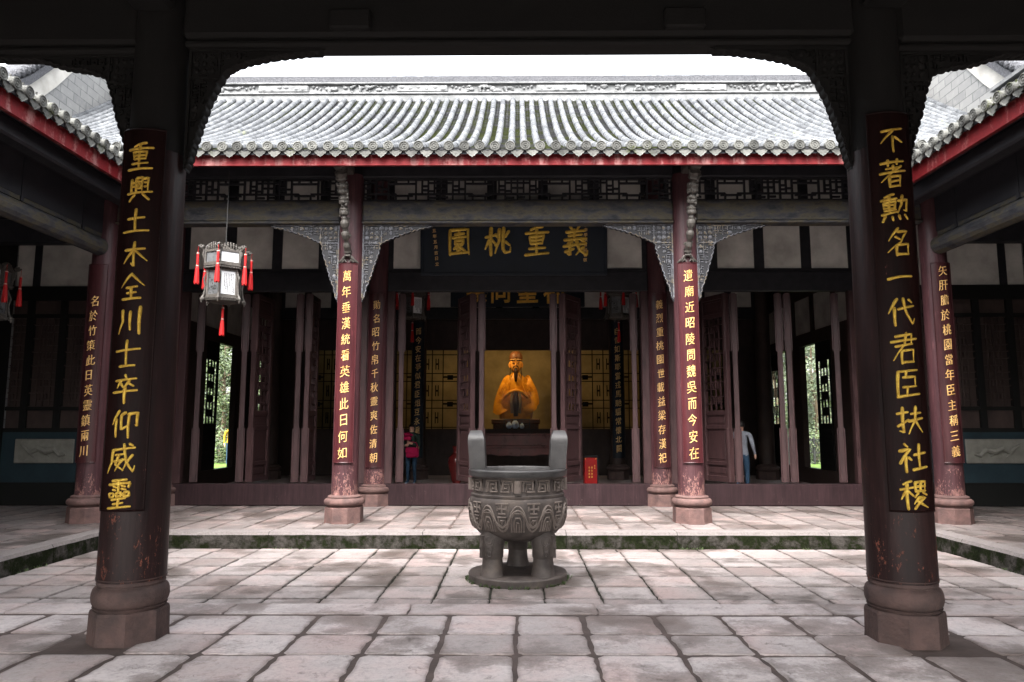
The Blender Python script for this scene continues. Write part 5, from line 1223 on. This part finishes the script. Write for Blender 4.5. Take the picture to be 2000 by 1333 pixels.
def person(loc, label, H_, mats, face, arms, hair, rot=0, group=None, stride=.0, woman=False):
    """arms: 'hold' both forearms in front, 'down' hanging. mats: skin, top, trousers, shoe"""
    t = thing('person', label, 'person', loc, group); t.rotation_euler = (0, 0, rot); k = H_ / 1.7
    V = lambda x, y, z: (x * k, y * k, z * k)
    sh = .175 if woman else .20
    J = {'pelvis': (V(0, 0, .93), .15 * k, .11 * k), 'waist': (V(0, 0, 1.08), .135 * k, .10 * k), 'chest': (V(0, -.01, 1.27), .16 * k, .115 * k), 'collar': (V(0, 0, 1.41), .10 * k, .075 * k), 'neck': (V(0, 0, 1.47), .052 * k), 'jaw': (V(0, -.02, 1.53), .066 * k, .075 * k), 'skull': (V(0, -.005, 1.61), .08 * k, .095 * k), 'crown': (V(0, 0, 1.665), .05 * k)}
    B = [('pelvis', 'waist'), ('waist', 'chest'), ('chest', 'collar'), ('collar', 'neck'), ('neck', 'jaw'), ('jaw', 'skull'), ('skull', 'crown')]
    for n_, s in (('l', -1), ('r', 1)):
        f = stride * s
        J.update({n_ + 'hip': (V(s * .095, 0, .88), .095 * k), n_ + 'knee': (V(s * .10, -.02 + f * .5, .49), .062 * k), n_ + 'ankle': (V(s * .105, .03 + f, .09), .042 * k), n_ + 'toe': (V(s * .125, -.14 + f, .04), .036 * k)})
        B += [('pelvis', n_ + 'hip'), (n_ + 'hip', n_ + 'knee'), (n_ + 'knee', n_ + 'ankle'), (n_ + 'ankle', n_ + 'toe')]
        if arms == 'hold': el, wr, hn = (s * (sh + .06), -.02, 1.10), (s * .10, -.25, 1.13 + .03 * s), (s * .045, -.27, 1.15 + .03 * s)
        elif arms == 'back': el, wr, hn = (s * (sh + .07), .05, 1.12), (s * (sh + .10), -.04, .92), (s * (sh + .105), -.08, .86)
        else: el, wr, hn = (s * (sh + .05), .02, 1.13), (s * (sh + .07), -.05, .90), (s * (sh + .07), -.075, .82)
        J.update({n_ + 'sho': (V(s * sh, 0, 1.385), .068 * k), n_ + 'elb': (V(*el), .047 * k), n_ + 'wri': (V(*wr), .031 * k), n_ + 'pal': (V(*hn), .036 * k, .022 * k)})
        B += [('collar', n_ + 'sho'), (n_ + 'sho', n_ + 'elb'), (n_ + 'elb', n_ + 'wri'), (n_ + 'wri', n_ + 'pal')]
        d = Vector(J[n_ + 'pal'][0]) - Vector(J[n_ + 'wri'][0]); d.normalize(); sd = Vector((0, 1, 0)) if arms != 'hold' else Vector((0, 0, 1))
        for q in range(5):
            o_ = Vector(J[n_ + 'pal'][0]) + sd * (.018 * (q - 1.5) * k if q < 4 else -.03 * k) + d * (.0 if q < 4 else -.02 * k)
            ln = (.055, .07, .075, .062, .045)[q] * k; key = f'{n_}f{q}'
            J[key] = (tuple(o_ + d * ln + sd * (.012 * (q - 1.5) * k if q < 4 else -.02 * k) + Vector((-s * .01, 0, 0))), .009 * k); B.append((n_ + 'pal', key))
    hands = [Vector(J[a + 'pal'][0]) for a in 'lr']
    def pick(c):
        if c.z > 1.475 * k: return 0
        if min((c - h).length for h in hands) < .088 * k: return 0
        if c.z < .065 * k: return 3
        if c.z < .90 * k and abs(c.x) < .21 * k: return 2
        return 1
    body = skin_body('body', t, J, B, mats, pick, loc)
    L_ = Matrix.Translation(loc)
    h = MB(); h.m = L_; n = 16; rings = []
    for z, rx, ry, dy, op_ in ((1.50 if woman else 1.57, .088, .075, .035, .5), (1.58, .098, .09, .025, .55), (1.64, .098, .108, .012, 1), (1.69, .075, .09, .008, 1), (1.712, .02, .03, .005, 1)):
        rings.append([(k * rx * cos(2 * pi * i / n), k * (dy + (ry * sin(2 * pi * i / n) if sin(2 * pi * i / n) > 0 or op_ == 1 else ry * sin(2 * pi * i / n) * .15)), k * z) for i in range(n)])
    h.loft(rings); h.build('hair', MAT[hair], t, 60)
    e = MB(); e.m = L_
    for s in (-1, 1): e.ball((s * .030 * k, -.088 * k, 1.595 * k), .010 * k, 7, 5, (1.3, .5, .7))
    e.tube([V(-.022, -.094, 1.535), V(0, -.099, 1.533), V(.022, -.094, 1.535)], .005 * k, 5); e.build('features', MAT['beard'], t)
    m = MB(); m.m = L_; m.tube([V(0, -.095, 1.60), V(0, -.112, 1.568), V(0, -.098, 1.56)], [.009 * k, .014 * k, .01 * k], 6); m.build('nose', mats[0], t)
    return t, k
SK = MAT['skin']
pw, k = person((-2.86, 19.5, .08), 'woman in dark jacket and jeans standing just inside the central doorway, holding a bag', 1.60, [SK, MAT['jacket'], MAT['jeans'], MAT['shoe']], 0, 'hold', 'hair', radians(-12), woman=True)
m = MB(); m.m = Matrix.Translation((-2.86, 19.5, .08)) @ Matrix.Rotation(radians(-12), 4, 'Z'); m.tube([(-.19, -.20, 1.20), (-.08, -.27, 1.235), (.05, -.27, 1.24), (.12, -.22, 1.21)], [.05, .06, .06, .04], 8); m.tube([(-.16, -.16, 1.33), (0, -.17, 1.34), (.13, -.16, 1.31)], [.04, .045, .03], 8); m.build('scarf', MAT['magenta'], pw)
bg_ = thing('handbag', 'bright magenta bag held against the woman\'s front', 'bag', (-2.81, 19.28, .9))
m = MB(); m.m = Matrix.Translation((-2.81, 19.28, 0)) @ Matrix.Rotation(radians(-12), 4, 'Z'); m.box(-.17, .18, -.07, .07, .80, 1.06, .04); m.build('bag_body', MAT['magenta'], bg_)
m = MB(); m.m = Matrix.Translation((-2.81, 19.28, 0)) @ Matrix.Rotation(radians(-12), 4, 'Z'); m.box(-.165, .175, -.085, -.06, .93, 1.07, .012); m.build('flap', MAT['magenta'], bg_)
m = MB(); m.m = Matrix.Translation((-2.81, 19.28, 0)); m.tube([(-.15, 0, 1.04), (-.12, -.01, 1.18), (0, -.02, 1.22), (.12, -.01, 1.18), (.15, 0, 1.04)], .012, 6); m.build('handle', MAT['magenta'], bg_)
person((5.24, 17.0, .08), 'man in grey sweater and jeans half hidden by a door leaf at right', 1.66, [SK, MAT['sweater'], MAT['jeans'], MAT['shoe']], 0, 'back', 'hair', radians(155), stride=.06)
person((-11.38, 28.6, .12), 'distant visitor in a yellow top standing in the garden beyond the left doors', 1.62, [SK, MAT['yellow'], MAT['jeans'], MAT['shoe']], 0, 'down', 'hair', radians(40))

mb = MB(); rr = random.Random(5)
for k in range(520):
    if k < 420:
        a = rr.choice((0, 0, 1, 2)); u = rr.uniform(-KX, KX) if a == 0 else rr.uniform(7.2, KY)
        if noise.noise(Vector((u * 1.3, a * 5.0, 2))) < .22: continue
        c = (u, KY - .03 - abs(rr.gauss(0, .02))) if a == 0 else ((-1 if a == 1 else 1) * (KX - .03 - abs(rr.gauss(0, .02))), u); z = CZ - .02
    else: b_ = rr.uniform(0, 2 * pi); c = (.62 * cos(b_) + rr.gauss(0, .01), 9.06 + .62 * sin(b_)); z = CZ
    for q in range(rr.randint(3, 7)):
        d = rr.uniform(0, 2 * pi); l_ = rr.uniform(.015, .05); mb.t = rr.random(); e = (c[0] + cos(d) * l_ * .6, c[1] + sin(d) * l_ * .6, z + l_); o = (sin(d) * .006, -cos(d) * .006)
        mb.add([(c[0] - o[0], c[1] - o[1], z), (c[0] + o[0], c[1] + o[1], z), (e[0] + o[0] * .8, e[1] + o[1] * .8, e[2] - l_ * .3), e], [(0, 1, 2, 3)])
tag(mb.build('weeds', MAT['leaf']), 'tiny green weeds and moss in the joints by the kerb and burner', 'weeds', kind='stuff')

# ================================================================== GARDEN
def tree(name, x, y, h, rad, label, mat, cat='tree', n=2600, z0=.1, trunk=.12, base=.15, seed=1, leaf=.11, group=None):
    t = thing(name, label, cat, (x, y, z0), group); rr = random.Random(seed); b = MB()
    b.tube([(x, y, z0 - .1), (x + .1, y, z0 + h * .3), (x - .05, y + .1, z0 + h * .6), (x, y, z0 + h * .9)], [trunk, trunk * .8, trunk * .5, trunk * .15], 9)
    tips = []
    for k in range(14):
        z = z0 + h * rr.uniform(base, .85); a = rr.uniform(0, 2 * pi); l_ = rad * rr.uniform(.5, 1.0); e = (x + l_ * cos(a), y + l_ * sin(a), z + l_ * rr.uniform(.1, .5)); tips.append(e)
        b.tube([(x, y, z), ((x + e[0]) / 2, (y + e[1]) / 2, z + l_ * .25), e], [trunk * .4, trunk * .25, trunk * .08], 6)
    b.build('trunk', MAT['bark'], t); f = MB()
    cl = [(e[0] + rr.gauss(0, .2), e[1] + rr.gauss(0, .2), e[2] + rr.gauss(0, .2)) for e in tips for _ in range(4)] + [(x + rr.gauss(0, rad * .4), y + rr.gauss(0, rad * .4), z0 + h * rr.uniform(base, 1)) for _ in range(20)]
    for i in range(n):
        c = cl[i % len(cl)]; p = Vector((c[0] + rr.gauss(0, .26), c[1] + rr.gauss(0, .26), max(z0 + .1, c[2] + rr.gauss(0, .24)))); d = Vector((rr.gauss(0, 1), rr.gauss(0, 1), rr.gauss(0, .6))).normalized(); u = d.orthogonal().normalized(); l_ = leaf * rr.uniform(.7, 1.5)
        f.t = min(1, max(0, rr.gauss(.5, .3))); q = [p, p + d * l_ * .5 + u * l_ * .28, p + d * l_, p + d * l_ * .5 - u * l_ * .28]; f.add([tuple(v) for v in q], [(0, 1, 2, 3)])
    f.build('crown', MAT[mat], t); return t
i = 0
for s in (-1, 1):
    sd = 'left' if s < 0 else 'right'
    tree('tree', s * 13.0, 31.6, 6.5, 1.5, f'leafy green tree seen through the {sd} garden doors, nearer the doorway', 'leaf' if s < 0 else 'leaf2', seed=10 + s, n=6500)
    tree('tree', s * 15.4, 33.5, 7.5, 1.8, f'tall pale tree behind the nearer tree in the {sd} garden', 'leaf2' if s < 0 else 'leaf', seed=20 + s, n=6500)
    tree('tree', s * 12.8, 35.8, 8, 1.9, f'large tree at the back of the {sd} garden', 'leaf', seed=30 + s, n=6500)
    tree('shrub', s * 12.2, 30.2, 1.1, .7, f'low green shrub at the edge of the {sd} garden', 'leaf', 'shrub', 1500, seed=40 + s, trunk=.03, base=.05)
    tree('tree', s * 14.6, 37.6, 8.5, 2.2, f'broad dark tree closing the back of the {sd} garden', 'leaf', seed=60 + s, n=9000, base=.04, leaf=.16)
    tree('tree', s * 16.8, 40.5, 9, 2.6, f'dense tree behind the broad dark tree of the {sd} garden', 'leaf', seed=70 + s, n=9000, base=.03, leaf=.18)
    tree('tree', s * 18, 38, 9, 2.4, f'farthest tree of the {sd} garden', 'leaf', seed=50 + s, n=6000)
fn = thing('fence', 'low dark lattice fence in the right garden', 'fence', (11.6, 29.4, .12)); m = MB()
for k in range(16): m.tube([(11 + k * .12, 29.4, .6), (11.12 + k * .12 + .1, 29.4, 1.1)], .014, 5); m.tube([(11.22 + k * .12, 29.4, .6), (11 + k * .12, 29.4, 1.1)], .014, 5)
m.box(10.9, 13.1, 29.38, 29.42, 1.1, 1.14); m.box(10.9, 13.1, 29.38, 29.42, .56, .6)
m.build('lattice', MAT['iron'], fn)
for k in range(3): p = MB(); p.box(10.95 + k * 1.0, 11.03 + k * 1.0, 29.36, 29.44, .1, 1.2, .01); p.build('post', MAT['iron'], fn)

bpy.data.objects.remove(FO)
